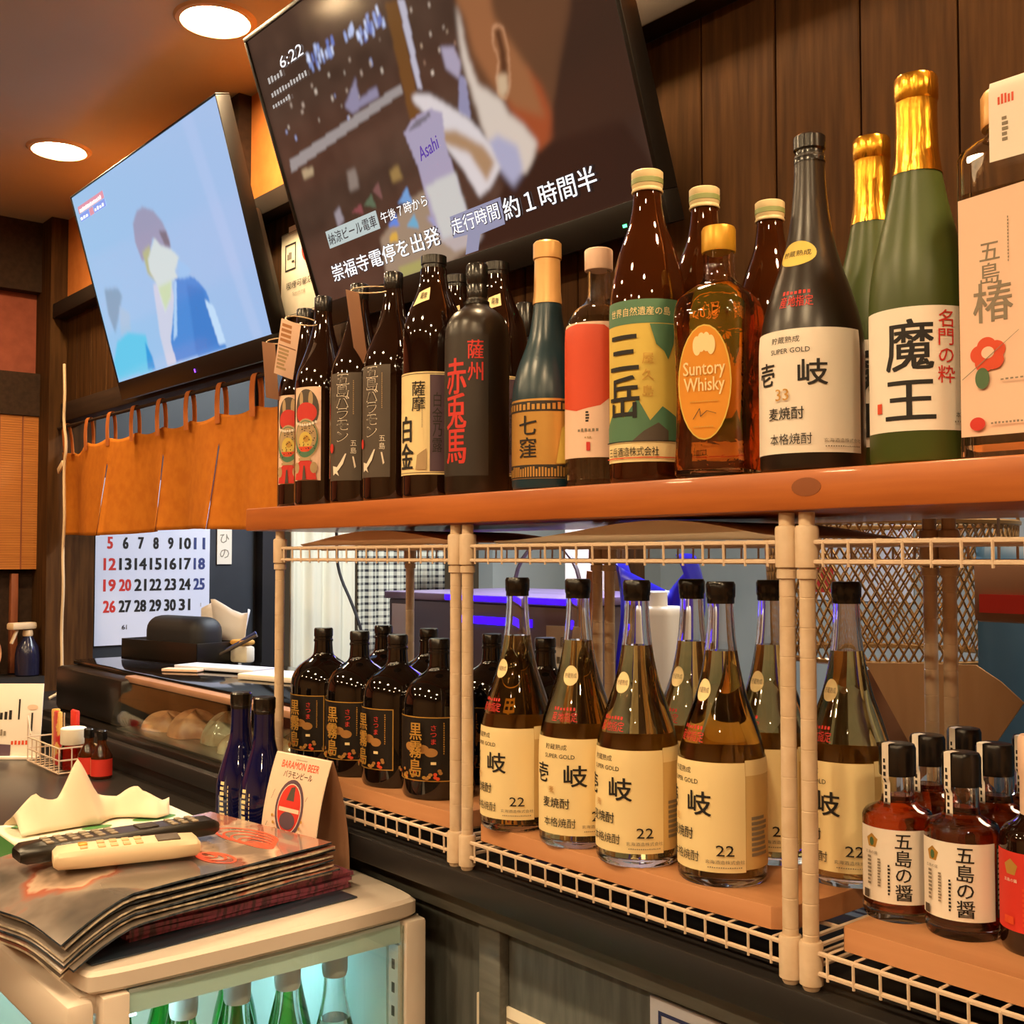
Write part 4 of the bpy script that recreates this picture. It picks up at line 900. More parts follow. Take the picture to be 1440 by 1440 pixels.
t = thing('menu_stand', 'white menu card with handwriting standing on the dark counter', 'menu', (-2.085, -.045, 1.0), R(50))
m = MB(); m.obox((0, .012, .082), (.15, .003, .165), Matrix.Rotation(-.12, 3, 'X'), bev=.0005); m.build('card', 'label_white', t)
MB().box(-.076, .076, -.015, .03, 0, .006, 0, .001).build('foot', 'label_white', t)
decal('writing', [(ticks(.01, .03, .05, .045, 5, seed=3), 'ink_redorange'), (ticks(-.06, .085, .012, .115, 7, seed=4), 'ink'), (rect(.022, .085, .026, .13), 'ink'), (rect(.052, .06, .056, .10), 'ink'), (ell(.054, .112, .012, .006), 'label_pink'), (poly((-.07, .005), (.01, .005), (.01, .03), (-.07, .035)), 'label_purple'), (ticks(-.06, .05, 0, .07, 8, seed=9), 'ink_grey')],
 lambda u, v, e: (u, .012-.0018-e-(v-.082)*-.12, v), t)
t = thing('wire_caddy', 'white wire condiment basket on dark counter by the menu card', 'basket', (-2.01, -.020, 1.0))
m = MB(); W_, D_ = .205, .078
for z in (.004, .03, .055): m.tube([(0, 0, z), (W_, 0, z), (W_, D_, z), (0, D_, z)], .0018, 5, closed=True)
for k in range(8): m.tube([(W_*k/7, 0, .004), (W_*k/7, 0, .055)], .0013, 5); m.tube([(W_*k/7, D_, .004), (W_*k/7, D_, .055)], .0013, 5); m.tube([(W_*k/7, 0, .004), (W_*k/7, D_, .004)], .0013, 5)
for k in range(1, 3):
    for x in (0, W_): m.tube([(x, D_*k/3, .004), (x, D_*k/3, .055)], .0013, 5)
m.tube([(0, 0, .055), (0, 0, .10), (.02, 0, .062)], .0018, 5); m.tube([(0, D_, .055), (0, D_, .10)], .0018, 5); m.build('wire_frame', 'white_wire', t)
def jar(name, lab, x, y, z, r, h, body, capm, capn='lid', lid=(.75, 1), labm=None):
    t = thing(name, lab, 'jar', (x, y, z)); MB().lathe([(r*.95, 0), (r, .002), (r, h*lid[0]*.8), (r*.8, h*lid[0])], 20).build('jar_body', body, t)
    MB().lathe([(r*.95, h*lid[0]), (r*1.0, h*lid[0]+.002), (r*1.0, h*lid[1]-.002), (r*.9, h*lid[1])], 20).build(capn, capm, t)
    if labm: decal('label', [(rect(-r*2.2, h*.08, r*2.2, h*.5), labm)], lambda u, v, e: ((r+e)*sin(u/r), -(r+e)*cos(u/r), v), t, du=.004)
    return t
jar('spice_jar', 'jar of brown powder with wide cream lid in the wire basket', -1.838, .020, 1.0065, .026, .085, 'soy', 'paper', lid=(.60, 1))
for x, y, lab, mm_ in ((-1.905, .010, 'red and yellow seasoning packet standing in the wire basket', 'red_pack'), (-1.945, .020, 'orange seasoning packet in the wire basket', 'orange_cap'), (-1.90, .044, 'red seasoning packet at back of the wire basket', 'ink_red')):
    tag(MB().obox((x, y, 1.062), (.036, .010, .115), Matrix.Rotation(.12*(x+1.9)*20, 3, 'Y'), bev=.004).build('seasoning_packet', mm_), lab, 'packet', 'packets in the wire basket')
for x, y, lab in ((-1.768, .028, 'small sauce bottle with red label beside the basket, left'), (-1.728, .040, 'small sauce bottle with red label beside the basket, right')):
    t = thing('sauce_bottle', lab, 'bottle', (x, y, 1.0), R(40), group='small bottles beside the basket')
    MB().lathe([(.019, 0), (.021, .002), (.021, .045), (.012, .062), (.009, .068), (.009, .08)], 20).build('glass_body', 'brown_glass_clear', t)
    MB().lathe([(.010, .078), (.0105, .08), (.0105, .095), (.009, .097)], 16).build('cap', 'black_cap', t)
    decal('label', [(rect(-.040, .006, .040, .040), 'ink_red'), (rect(-.040, .006, -.018, .040), 'label_cream')], lambda u, v, e: ((.021+e)*sin(u/.021), -(.021+e)*cos(u/.021), v), t, du=.004)

# chilled display case on the left ledge
t = thing('sushi_display_case', 'black topped glass display case with wrapped food on the left ledge', 'display case', (-2.30, .10, 1.060))
L_ = 1.30
m = MB(); m.box(0, L_, 0, .40, 0, .014, 0, .002); m.box(0, .43, .03, .40, .014, .120, 0, .012); m.box(.43, L_, .36, .40, .014, .120); m.box(L_-.012, L_, .02, .40, .014, .115); m.build('base', 'black_plastic', t)
m = MB(); m.box(-.005, L_+.005, .075, .405, .120, .132, 0, .004); m.build('top_panel', 'black_gloss', t)
m = MB(); m.box(.40, L_+.004, .050, .078, .112, .126, 0, .004); m.build('lip_rail', 'kraft', t)
pts = [(.012, .014), (.008, .03), (.012, .055), (.028, .085), (.052, .112)]
m = MB(); m.loft([[(.435, y, z), (L_-.014, y, z), (L_-.014, y+.003, z+.001), (.435, y+.003, z+.001)] for y, z in chaikin(pts, 2)]); m.build('front_glass', 'thin_glass', t)
MB().box(.44, L_-.016, .02, .355, .0145, .018).build('tray', 'steel', t)
rd = random.Random(11)
def lump(cx, cy, z, rx, ry, rz_, seed):
    r_ = random.Random(seed); ph = [r_.uniform(0, 6) for _ in range(6)]
    m = MB(); rings = []
    for j in range(9):
        a = pi/2*j/8; rings.append([(cx+rx*cos(a)*cos(b)*(1+.12*sin(3*b+ph[0])+.08*sin(5*b+ph[1]+3*a)), cy+ry*cos(a)*sin(b)*(1+.10*sin(2*b+ph[2])), z+rz_*sin(a)*(1+.12*sin(4*b+ph[3]))) for b in [2*pi*k/28 for k in range(28)]])
    return m.loft(rings)
for k, (x, y, rx, ry, rz_, mt, lab) in enumerate(((-1.78, .20, .06, .05, .035, 'fish', 'pinkish wrapped fish at left end of the display case'), (-1.66, .21, .07, .06, .048, 'fish', 'orange pink wrapped fish in the display case beside left end'), (-1.53, .22, .06, .055, .055, 'wrap', 'clear film bundle in middle of the display case'), (-1.41, .20, .06, .05, .040, 'wrap', 'crumpled film wrapped food right of the middle of the case'), (-1.27, .23, .07, .06, .050, 'wrap', 'large film wrapped food toward right of the display case'), (-1.13, .22, .06, .06, .045, 'fish', 'wrapped food at right end of the case behind blue bottles'))):
    tag(lump(x, y, 1.0785, rx, ry, rz_, 30+k).build('wrapped_food', mt, ang=60), lab, 'food', 'wrapped food in the display case')
tag(rbox(-1.82, -1.02, .395, .40, 1.08, 1.15).build('price_board', 'label_dark'), 'dark strip panel at back inside the display case', 'panel')
ZT = 1.1922
t = thing('black_tray', 'black box tray on the display case holding a dark pouch', 'tray', (-2.105, .365, ZT), R(12))
m = MB(); m.box(-.155, .155, -.06, .06, 0, .006); 
for a_ in ((-.155, .155, -.06, -.056), (-.155, .155, .056, .06), (-.155, -.151, -.06, .06), (.151, .155, -.06, .06)): m.box(a_[0], a_[1], a_[2], a_[3], 0, .052, 0, .001)
m.build('tray_body', 'black_plastic', t)
m = MB(); m.box(-.115, .115, -.045, .045, 0, .105, 0, .036, 5); tag(m.build('black_pouch', 'pouch_black', loc=(-2.075, .365, ZT+.0065), rz=R(12), ang=60), 'rounded black pouch lying in the black tray', 'pouch')
g = MB().grid(lambda u, v: (-2.235+.035*v+.012*sin(8*v), .475-.05*u+.012*sin(7*v), ZT+.001+.11*v*(1-.2*u)), 10, 10); tag(g.build('paper_bag', 'kraft_sheet', solid=.0012), 'tan paper scrap standing behind left of the black tray', 'paper')
g = MB().grid(lambda u, v: (-2.19+.24*u, .462+.03*sin(9*u)*v, ZT+.001+.145*v*(1-.35*abs(u-.45))+.012*sin(14*u)), 14, 8); tag(g.build('plastic_bag', 'white_plastic', solid=.001), 'crumpled whitish plastic bag behind the black pouch', 'bag')
for k, (x0, y0, x1, y1, z1, mt, lab) in enumerate(((-1.985, .40, -1.90, .47, .075, 'ink_blue', 'blue pen sticking up out of the black tray'), (-1.975, .392, -1.875, .46, .070, 'label_grey', 'grey pen sticking up out of the black tray'))):
    tag(MB().tube([(x0, y0, ZT+.012), (x1, y1, ZT+z1)], .004, 8).build('pen', mt), lab, 'pen', 'pens in the black tray')
tag(MB().obox((-1.80, .34, ZT+.0065), (.24, .07, .008), Matrix.Rotation(.35, 3, 'Z'), bev=.001).build('paper_stack', 'calendar'), 'white paper pad on display case in front of the light switch', 'paper')
tag(MB().obox((-1.84, .26, ZT+.004), (.09, .03, .006), Matrix.Rotation(.6, 3, 'Z'), bev=.001).build('crumpled_wrapper', 'label_pink'), 'small pinkish wrapper lying before the paper pad', 'wrapper')
tag(MB().obox((-1.52, .36, ZT+.007), (.22, .10, .012), Matrix.Rotation(.3, 3, 'Z'), bev=.002).build('folded_cloth', 'label_white'), 'white folded booklet lying on the case beside the rack post', 'booklet')
tag(MB().obox((-1.94, .455, ZT+.022), (.06, .03, .042), Matrix.Rotation(.3, 3, 'Z'), bev=.008).build('small_box', 'tissue_box'), 'pale box with yellow top beside the light switch', 'box')
tag(MB().obox((-1.94, .455, ZT+.0505), (.056, .034, .013), Matrix.Rotation(.3, 3, 'Z'), bev=.006).build('sponge', 'orange_cap'), 'yellow sponge on the pale box', 'sponge')

# end wall of the kitchen: calendar, switch, strips
t = thing('wall_calendar', 'large white calendar page hanging on black wall behind the noren', 'calendar', (-2.903, .44, 1.175), R(90))
page = MB().box(0, .375, -.0005, .002, 0, .52).build('page', 'calendar', t)
rows = [['5', '6', '7', '8', '9', '10', '11'], ['12', '13', '14', '15', '16', '17', '18'], ['19', '20', '21', '22', '23', '24', '25'], ['26', '27', '28', '29', '30', '31']]
L = {'ink_red': [], 'ink': [], 'ink_blue': []}
for j, rw in enumerate(rows):
    for i, d in enumerate(rw):
        L['ink_red' if i == 0 or d == '20' else 'ink_blue' if i == 6 else 'ink'].extend(txt(d, .045+.049*i, .318-.066*j, .036, w=.015 if len(d) == 1 else .036, bold=.16))
join(page, decal('numbers', [(L[k], k) for k in L]+[(txt('1', .345, .118, .012), 'ink_grey'), (txt('6', .09, .055, .014, w=.010, bold=.05)+txt('1', .10, .055, .014), 'ink')], lambda u, v, e: (u, -.0006-e, v), None))
t = thing('light_switch', 'pale yellowish light switch plate on black wall right of the calendar', 'switch', (-2.905, .90, 1.10), R(90))
MB().box(-.035, .035, -.006, .004, 0, .115, 0, .003).build('plate', 'tissue_box', t); MB().box(-.016, .016, -.009, -.005, .03, .085, 0, .002).build('rocker', 'label_cream', t)
t = thing('paper_strip', 'narrow white paper strip with writing on the wall below the noren', 'paper', (-2.905, .868, 1.425), R(90))
MB().box(-.026, .026, -.001, .002, 0, .20).build('strip', 'paper', t); decal('writing', [(txt('ひ', 0, .085, .030), 'ink_grey'), (txt('の', 0, .035, .03), 'ink_grey')], lambda u, v, e: (u, -.0012-e, v), t)
tag(rbox(-2.905, -2.885, .385, .425, 1.345, 1.36, .002).build('wall_hook', 'kraft'), 'small brownish clip on black wall left of the calendar', 'clip')

# ================================================================== KITCHEN SEEN THROUGH THE RACKS
def drape(y0, y1, z0, z1, x, amp, n, m, name, lab, grp=None):
    g = MB().grid(lambda u, v: (x+amp*sin(2*pi*n*u+.6)*(1-.3*v)+.3*amp*sin(2*pi*n*2.3*u), y0+(y1-y0)*u, z0+(z1-z0)*v), 60, 6)
    return tag(g.build(name, m, solid=.002), lab, 'curtain', grp)
drape(1.085, 1.345, .30, 1.95, -2.86, .014, 3, 'curtain_cream', 'doorway_curtain', 'plain cream curtain hanging in the kitchen doorway')
drape(1.355, 1.58, 1.05, 1.95, -2.86, .010, 4, 'gingham', 'checked_curtain', 'long black and white checked curtain beside the cream one', 'checked curtains')
drape(1.60, 1.75, 1.32, 1.95, -2.86, .010, 2.5, 'gingham', 'checked_curtain', 'short black and white checked curtain over the dark appliance', 'checked curtains')
tag(MB().tube(chaikin([(-2.0, .75, 2.44), (-2.0, .75, 1.47), (-1.98, .75, 1.40), (-1.90, .74, 1.33), (-1.84, .74, 1.24), (-1.82, .74, 1.1), (-1.82, .74, .004)], 2), .004, 6).build('black_cable', 'ink'), 'thin black cable hanging in front of the curtains', 'cable')
t = thing('kitchen_appliance', 'dark boxy kitchen appliance with glowing blue edge behind the racks', 'appliance', (-2.27, 1.1, 0))
MB().box(0, .80, 0, .5, 0, 1.325, 0, .004).build('body', 'appliance', t); MB().box(-.01, .81, -.012, .505, 1.325, 1.347, 0, .004).build('top', 'purple_top', t)
MB().box(.30, .80, -.014, -.0125, 1.330, 1.344).build('light_strip', 'led_blue', t); MB().box(.36, .66, -.004, -.0005, 1.268, 1.288).build('light_strip', 'led_blue', t)
MB().box(.02, .10, -.003, -.0005, 1.22, 1.31).build('panel', 'white_plastic', t)
l = bpy.data.lights.new('blue_led_lamp', 'AREA'); l.energy = 3.5; l.color = (.06, .02, 1); l.size = .5; l.shape = 'RECTANGLE'; l.size_y = .05
o = bpy.data.objects.new('blue_led_lamp', l); COL.objects.link(o); o.location = (-1.6, 1.35, 1.95)
t = thing('wall_poster', 'pale poster with red patch on kitchen wall above the appliance', 'poster', (-2.15, 2.995, 1.28))
MB().box(0, .50, -.004, 0, 0, .55).build('sheet', 'white_plastic', t); MB().box(.02, .16, -.006, -.0045, .03, .13).build('patch', 'ink_red', t)
tag(MB().tube([(-1.78+.14*cos(a), 1.3, 1.35+.14*sin(a)) for a in np.linspace(0, pi, 14)], .006, 6).build('pot_handle', 'appliance'), 'dark arched handle standing on top of the appliance', 'handle')
tag(rbox(-2.05, -1.88, 1.62, 1.78, 0, ZC).build('kitchen_pillar', 'beige_sheet'), 'pale square pillar standing in kitchen behind amber bottles', 'pillar')
struct(rbox(-1.88, -1.80, 1.64, 1.72, 0, ZC), 'trim_15', 'dark_board')
t = thing('kitchen_worktop', 'steel kitchen worktop behind the racks', 'counter', (-.9, .42, 0))
MB().box(0, 2.6, 0, .75, .86, .90, 0, .004).build('top', 'steel', t); MB().box(.02, 2.58, .02, .73, 0, .86).build('base', 'steel', t)
t = thing('white_container', 'white plastic jug shape on the kitchen worktop behind amber bottles', 'container', (-.825, .72, .9005), R(15))
MB().box(-.045, .045, -.04, .04, 0, .46, 0, .016, 3).build('body', 'white_plastic', t); MB().lathe([(.018, .458), (.018, .485), (.014, .487)], 20).build('spout', 'white_plastic', t)
g = MB().grid(lambda u, v: (-1.08+.19*u+.02*sin(9*v), .88+.05*sin(7*u+3*v)+.02*sin(17*u),   .93+.53*v-.06*sin(pi*u)*v+.02*sin(11*u+5*v)), 24, 20); tag(g.build('blue_plastic_bag', 'blue_bag', solid=.0015, ang=60), 'crinkled deep blue plastic bag behind the amber bottle necks', 'bag')
t = thing('note_card', 'cream note card standing behind the second amber bottle', 'note', (-.655, .335, 1.0905), R(15))
MB().obox((0, 0, .128), (.075, .002, .256), Matrix.Rotation(-.05, 3, 'X')).build('card', 'paper', t); decal('print', [(txt('国', -.004, .232, .014), 'ink_grey'), (ticks(-.025, .20, .025, .215, 6), 'ink_grey')], lambda u, v, e: (u, -.0015-e-(v-.128)*-.05, v), t)
tag(MB().obox((-.640, .352, 1.260), (.018, .004, .34), Matrix.Rotation(.14, 3, 'Y'), bev=.001).build('wooden_paddle', 'board'), 'long pale stick leaning behind the cream note card', 'stick')
# expanded-metal basket
t = thing('mesh_basket', 'brown metal mesh basket hanging in the kitchen behind right posts', 'basket', (-.395, .78, 1.300))
m = MB(); Rb = .175; Hb = .20; nn = 80
for k in range(nn):
    for s_ in (1, -1):
        m.tube([(Rb*(1+.08*v)*cos(2*pi*k/nn+s_*v*.62), Rb*(1+.08*v)*sin(2*pi*k/nn+s_*v*.62), Hb*v) for v in np.linspace(0, 1, 11)], .0017, 4)
m.build('mesh', 'mesh_metal', t, ang=60)
MB().tube([(Rb*cos(a), Rb*sin(a), -.002) for a in np.linspace(0, 2*pi, 49)[:-1]], .0045, 6, closed=True).build('bottom_rim', 'mesh_metal', t)
MB().tube([(Rb*1.08*cos(a), Rb*1.08*sin(a), Hb) for a in np.linspace(0, 2*pi, 49)[:-1]], .0045, 6, closed=True).build('top_rim', 'mesh_metal', t)
for a_ in (.4, 2.5, 4.6): MB().tube([(Rb*1.08*cos(a_), Rb*1.08*sin(a_), Hb), (.02*cos(a_), .02*sin(a_), ZC-1.3)], .0025, 5).build('hanger', 'mesh_metal', t)
t = thing('reflection_lamp', 'added warm lamp standing in for yellow lamp reflections under the plank at right', 'lamp', (-.51, 1.0, 1.535))  # glowing lamp added in place of yellow lamp reflections
MB().lathe([(.018, 0), (.024, .01), (.024, .05), (.012, .06)], 20).build('shade', 'steel', t); MB().lathe([(.017, -.012), (.019, 0)], 16).build('bulb', mat('bulb', 'ffd070', emit=(1, .6, .15), es=6), t); MB().tube([(0, 0, .058), (0, 0, ZC-1.535)], .003, 6).build('flex', 'ink', t)
g = MB().grid(lambda u, v: (-.215+.62*u, .70+.035*sin(13*u)+.015*sin(31*u+2*v), .901+.57*v), 50, 10); tag(g.build('blue_sheet', 'blue_tarp', solid=.002), 'blue plastic sheet hanging behind the sauce bottles', 'sheet')
P_ = [(-.325, 1.300), (-.235, 1.306), (-.160, 1.309), (-.128, 1.290), (-.100, 1.266), (-.138, 1.208), (-.155, 1.121), (-.205, 1.121), (-.262, 1.205)]
m = MB(); m.loft([[(x, y_+.05*abs((x+.21)*1.2), z) for x, z in P_] for y_ in (.60, .603)]); tag(m.build('kraft_card', 'tan_card', ang=20), 'creased tan paper card with pointed corner behind the sauce bottles', 'card')
tag(MB().obox((-.31, .63, 1.217), (.13, .004, .15), Matrix.Rotation(R(-8), 3, 'Z') @ Matrix.Rotation(R(-12), 3, 'Y'), bev=.0008).build('folded_paper', 'kraft'), 'folded brown paper left of the creased tan card', 'paper')
for x, z, lab in ((-.178, .9005, 'steel canister hidden below the creased tan card'), (-.31, .9005, 'steel canister hidden below the folded brown paper')):
    tag(MB().lathe([(.05, 0), (.05, .22 if x > -.2 else .235)], 24, c=(x, .62)).build('steel_canister', 'steel', loc=(0, 0, z)), lab, 'canister', 'steel canisters on the worktop')
t = thing('hanging_tub', 'brownish tub with red stripe hanging at right behind the top wire', 'tub', (-.085, .60, 1.368))
MB().box(-.055, .055, -.04, .04, 0, .075, 0, .006).build('tub', 'kraft', t); MB().box(-.045, .05, -.043, -.0405, .012, .035).build('label', 'ink_red', t)
for x in (-.04, .04): MB().tube([(x, 0, .074), (x, 0, ZC-1.368)], .002, 5).build('hanger', 'steel', t)

# ================================================================== GLASS-SIDED FRIDGE AND WHAT STANDS ON IT
FX0, FX1, FY0, FY1, FZ = -1.07, -.553, -.405, .012, 1.035
t = thing('display_fridge', 'cream white glass sided drinks fridge glowing inside at lower left', 'fridge', (FX0, FY0, 0))
Wf, Df = FX1-FX0, FY1-FY0
def rrp(x0, x1, y0, y1, c): return [(x, y) for x, y, _ in chaikin([(x0+c, y0, 0), (x1-c, y0, 0), (x1, y0+c, 0), (x1, y1-c, 0), (x1-c, y1, 0), (x0+c, y1, 0), (x0, y1-c, 0), (x0, y0+c, 0)], 3, closed=True)]
def slab(m, x0, x1, y0, y1, z0, z1, c=.02, b=.003):
    rr = [rrp(x0+q, x1-q, y0+q, y1-q, c) for q in (b, 0, 0, b)]
    m.loft([[(x, y, z) for x, y in r] for r, z in zip(rr, (z0, z0+b, z1-b, z1))]); return m
m = MB(); slab(m, 0, Wf, 0, Df, 1.0125, FZ, .022, .004)
m.build('lid', 'fridge_white', t, ang=30)
o = MB().lathe([(.0085, 0), (.0085, .0008), (.0062, .0008), (.006, -.0004)], 24).build('screw_cap', 'gap_dark', t, loc=(Wf-.040, .040, FZ-.0004))
m = MB()
m.box(0, Wf-.002, .002, Df, 0, .12); m.box(.004, Wf-.022, .006, Df, .990, 1.010)
m.box(Wf-.040, Wf-.002, .022, .050, .12, 1.010, 0, .003); m.box(Wf-.042, Wf-.002, Df-.030, Df, .12, 1.010, 0, .004); m.box(0, .04, .022, .05, .12, 1.01); m.box(0, .04, Df-.03, Df, .12, 1.01)
m.box(.02, Wf-.02, Df-.012, Df, .12, 1.01); m.box(0, .012, .05, Df-.03, .12, 1.01)
m.build('cabinet', 'fridge_white', t)
MB().box(Wf-.012, Wf-.007, .050, Df-.030, .12, 1.005).build('side_glass', 'thin_glass', t)
MB().box(Wf-.018, Wf-.0125, .052, Df-.032, .984, 1.009).build('header', 'fridge_inner', t)
m = MB(); m.box(.01, Wf-.01, -.012, .018, .955, 1.008, 0, .008); m.box(.01, .07, -.012, .018, .1, .95, 0, .004); m.box(Wf-.045, Wf-.004, -.012, .018, .1, .96, 0, .008); m.box(.01, Wf-.01, -.012, .018, .06, .12, 0, .004)
dr = m.build('door', 'fridge_white', t); MB().box(.07, Wf-.045, -.004, .002, .12, .955).build('door_glass', 'thin_glass', dr)
MB().box(.05, Wf-.06, Df-.020, Df-.014, .13, .98).build('back_liner', 'fridge_inner', t)
MB().box(.05, Wf-.05, .055, .075, .966, .974).build('light_tube', 'led_white', t)
MB().box(.22, .26, .060, Df-.045, .978, .984).build('light_tube', 'led_white', t)
m = MB(); m.box(Wf-.034, Wf-.014, Df-.034, Df-.0305, .2, .98)
for k in range(26): m.box(Wf-.027, Wf-.021, Df-.0345, Df-.0335, .25+.028*k, .262+.028*k, 1)
m.build('shelf_standard', ['white_plastic', 'gap_dark'], t)
m = MB()
for k in range(12): m.tube([(.05+.038*k, .055, .70), (.05+.038*k, Df-.025, .70)], .002, 5)
for y in (.055, .2, Df-.03): m.tube([(.03, y, .696), (Wf-.02, y, .696)], .0025, 5)
m.build('wire_shelf', 'white_wire', t)
FB = [(1, .3), (1, .42), (.97, .5), (.88, .58), (.72, .66), (.55, .74), (.46, .80), (.42, .86), (.42, .93)]
def fbottle(label, gm, group, y, x):
    b = Bottle('sake_bottle' if gm == 'glass' else 'green_bottle', label, FB, .031, .272, gm, group, hollow=(gm == 'glass'), liquid=('pale_liquid', .7) if gm == 'glass' else None)
    b.cap(.0165, .88, 1, 'white_plastic', prof=[(.0140, .885*.272), (.0152, .9*.272), (.0155, .92*.272), (.0155, .985*.272), (.014, .272)])
    b.root.location = (x, y, .7035); return b.root
c0 = fbottle('clear sake bottle with white cap in fridge, nearest the wall', 'glass', 'clear sake bottles in the fridge', -.078, -.62)
for y, lab in ((-.142, 'clear sake bottle with white cap in fridge, second from the wall'), (-.206, 'clear sake bottle with white cap in fridge, third from the wall'), (-.270, 'clear sake bottle with white cap in fridge, fourth from the wall')):
    c = copy_tree(c0); c.location.y = y; c['label'] = lab
g0 = fbottle('green bottle in fridge behind the clear ones, nearest the wall', 'green_glass', 'green bottles in the fridge', -.095, -.70)
for x, y, lab in ((-.70, -.168, 'green bottle in fridge behind the clear ones, second from the wall'), (-.70, -.238, 'green bottle in fridge behind the clear ones, third from the wall'), (-.700, -.312, 'green bottle in fridge nearest the front door corner'), (-.78, -.13, 'green bottle deep inside fridge, toward the wall'), (-.78, -.22, 'green bottle deep inside fridge, in the middle'), (-.78, -.30, 'green bottle deep inside fridge, toward the door')):
    c = copy_tree(g0); c.location = (x, y, .7035); c['label'] = lab

# pile of menus
rd = random.Random(21)
NB = 5
def bent(x0, x1, y0, y1, z, th, m, faces, sag, lift, wav, rz, piv, seed):
    r_ = random.Random(seed); p1, p2 = 1.3, r_.uniform(0, 6)
    def zz(u, v):
        yy = y0+(y1-y0)*v
        q = max(0, -.345-yy)/.073; e = max(0, yy+.12)/.1
        return z-sag*q**1.5*(.6+.4*u)+lift*e**2+wav*sin(9*u+p1)*q+.0006*sin(14*v+p2)
    ca, sa = cos(rz), sin(rz)
    def pt(u, v, dz):
        x = x0+(x1-x0)*u; y = y0+(y1-y0)*v; dx, dy = x-piv[0], y-piv[1]
        return (piv[0]+dx*ca-dy*sa, piv[1]+dx*sa+dy*ca, zz(u, v)+dz)
    mb = MB(); NU, NV = 14, 22
    top = [[mb.bm.verts.new(pt(i/NU, j/NV, th)) for i in range(NU+1)] for j in range(NV+1)]; bot = [[mb.bm.verts.new(pt(i/NU, j/NV, 0)) for i in range(NU+1)] for j in range(NV+1)]
    for j in range(NV):
        for i in range(NU):
            mb.face((top[j][i], top[j][i+1], top[j+1][i+1], top[j+1][i]), 1); mb.face((bot[j][i], bot[j+1][i], bot[j+1][i+1], bot[j][i+1]), 0)
    for i in range(NU): mb.face((bot[0][i], bot[0][i+1], top[0][i+1], top[0][i])); mb.face((bot[NV][i+1], bot[NV][i], top[NV][i], top[NV][i+1]))
    for j in range(NV): mb.face((bot[j+1][0], bot[j][0], top[j][0], top[j+1][0])); mb.face((bot[j][NU], bot[j+1][NU], top[j+1][NU], top[j][NU]))
    return mb, pt
piv = (-.65, -.04); z = FZ+.0006
mb, _ = bent(-.90, -.605, -.39, -.06, z, .0012, 0, 0, 0, 0, 0, R(4), piv, 1)
tag(mb.build('shadow_sheet', ['pile_gap_shadow', 'pile_gap_shadow'], ang=30), 'dark blue flat sheet standing in for the shadow gap under the menu pile', 'shadow_sheet'); z += .0020  # dark sheet drawn in for the shadow gap beneath the booklets
for k in range(NB):
    dx = rd.uniform(-.004, .004); dy = rd.uniform(-.006, .006)
    mb, _ = bent(-.85+dx, -.640+dx, -.335+dy, -.045+dy+(.012 if k == 3 else 0), z, .0042, 0, 0, 0, 0, 0, R(4+rd.uniform(-1, 1)), piv, k)
    tag(mb.build('menu_booklet', ['booklet', 'booklet'], ang=30), 'crimson edged menu booklet, %s of the five under the clear sleeves' % ('topmost' if k == 4 else ordinal[k]), 'booklet', 'crimson booklets in the pile'); z += .0048
NS = 8
for k in range(NS):
    dx = rd.uniform(-.006, .006); dy = rd.uniform(-.012, .008); last = k == NS-1
    mb, pt = bent(-.890+dx, -.636+dx, -.418+dy*.6, -.073+dy*.4, z, .0022, 0, 0, .028, .001+.0008*k, .003, R(9+rd.uniform(-.6, .6)), piv, 40+k)
    o = mb.build('menu_sleeve', ['sleeve_edge' if k % 2 else 'sleeve_pale', 'menu_face'], ang=30)
    tag(o, 'menu sheet in clear sleeve, %s' % ('topmost of the pile with red printed pictures' if last else ordinal[k]+' counting up from the crimson booklets'), 'menu', 'sleeved menus in the pile')
    if last:
        L = [([p for q in range(5) for p in ring(.58+.05*q, .86-.012*q, .22-.03*q, .075-.012*q, .012, 36)], 'ink_redorange'), ([p for q in range(3) for p in ring(.80-.03*q, .62, .13-.035*q, .05-.013*q, .012, 36)], 'ink_redorange')]
        join(o, decal('print', L, lambda u, v, e: pt(u, v, .0022+e), None, du=.07, dv=.045, eps=.0002, base=.0004))
    z += .0050
ZS = z
# tissue box behind the pile
t = thing('tissue_box', 'low pale green and white tissue box with tissue pulled out', 'tissue box', (-.962, -.247, FZ+.0006), R(-1))
MB().box(-.055, .055, -.118, .118, 0, .056, 0, .001).build('box', 'tissue_box', t)
decal('box_print', [(rect(-.118, 0, .118, .012), 'tissue_green'), (poly((-.118, .012), (-.07, .012), (-.118, .040)), 'tissue_green'), (ell(.08, .035, .02, .012), 'ink_redorange'), (ticks(.03, .03, .055, .042, 5), 'ink')], lambda u, v, e: (.0552+e, u, v), t)
decal('end_print', [(rect(-.054, .0, .054, .054), 'tissue_green')], lambda u, v, e: (u, -.1182-e, v), t)
decal('top_print', [(rect(-.054, -.117, .054, .117), 'tissue_box'), (ell(.03, .07, .016, .03), 'tissue_green'), (ell(-.03, -.07, .014, .03), 'tissue_green'), (ell(.036, -.01, .01, .02), 'tissue_green')], lambda u, v, e: (u, v, .0562+e), t)
def tiss(u, v):
    y = -.105+.205*u; pk = math.exp(-abs((u-.40)/.13)**1.3)*.068+math.exp(-abs((u-.12)/.09)**1.2)*.028+math.exp(-abs((u-.80)/.12)**1.2)*.022+.010+.004*abs(sin(23*u))
    q = v*2-1
    return (q*.040*(1-.45*abs(sin(7*u)))-.004+.012*sin(8*u), y+.012*q*sin(5*u), .0575+pk*(1-abs(q)**1.3)+.003*sin(19*u+4*q)*(1-abs(q))+.002)
g = MB().grid(tiss, 40, 16); g.build('tissue', 'tissue', t, solid=.0008, ang=60)
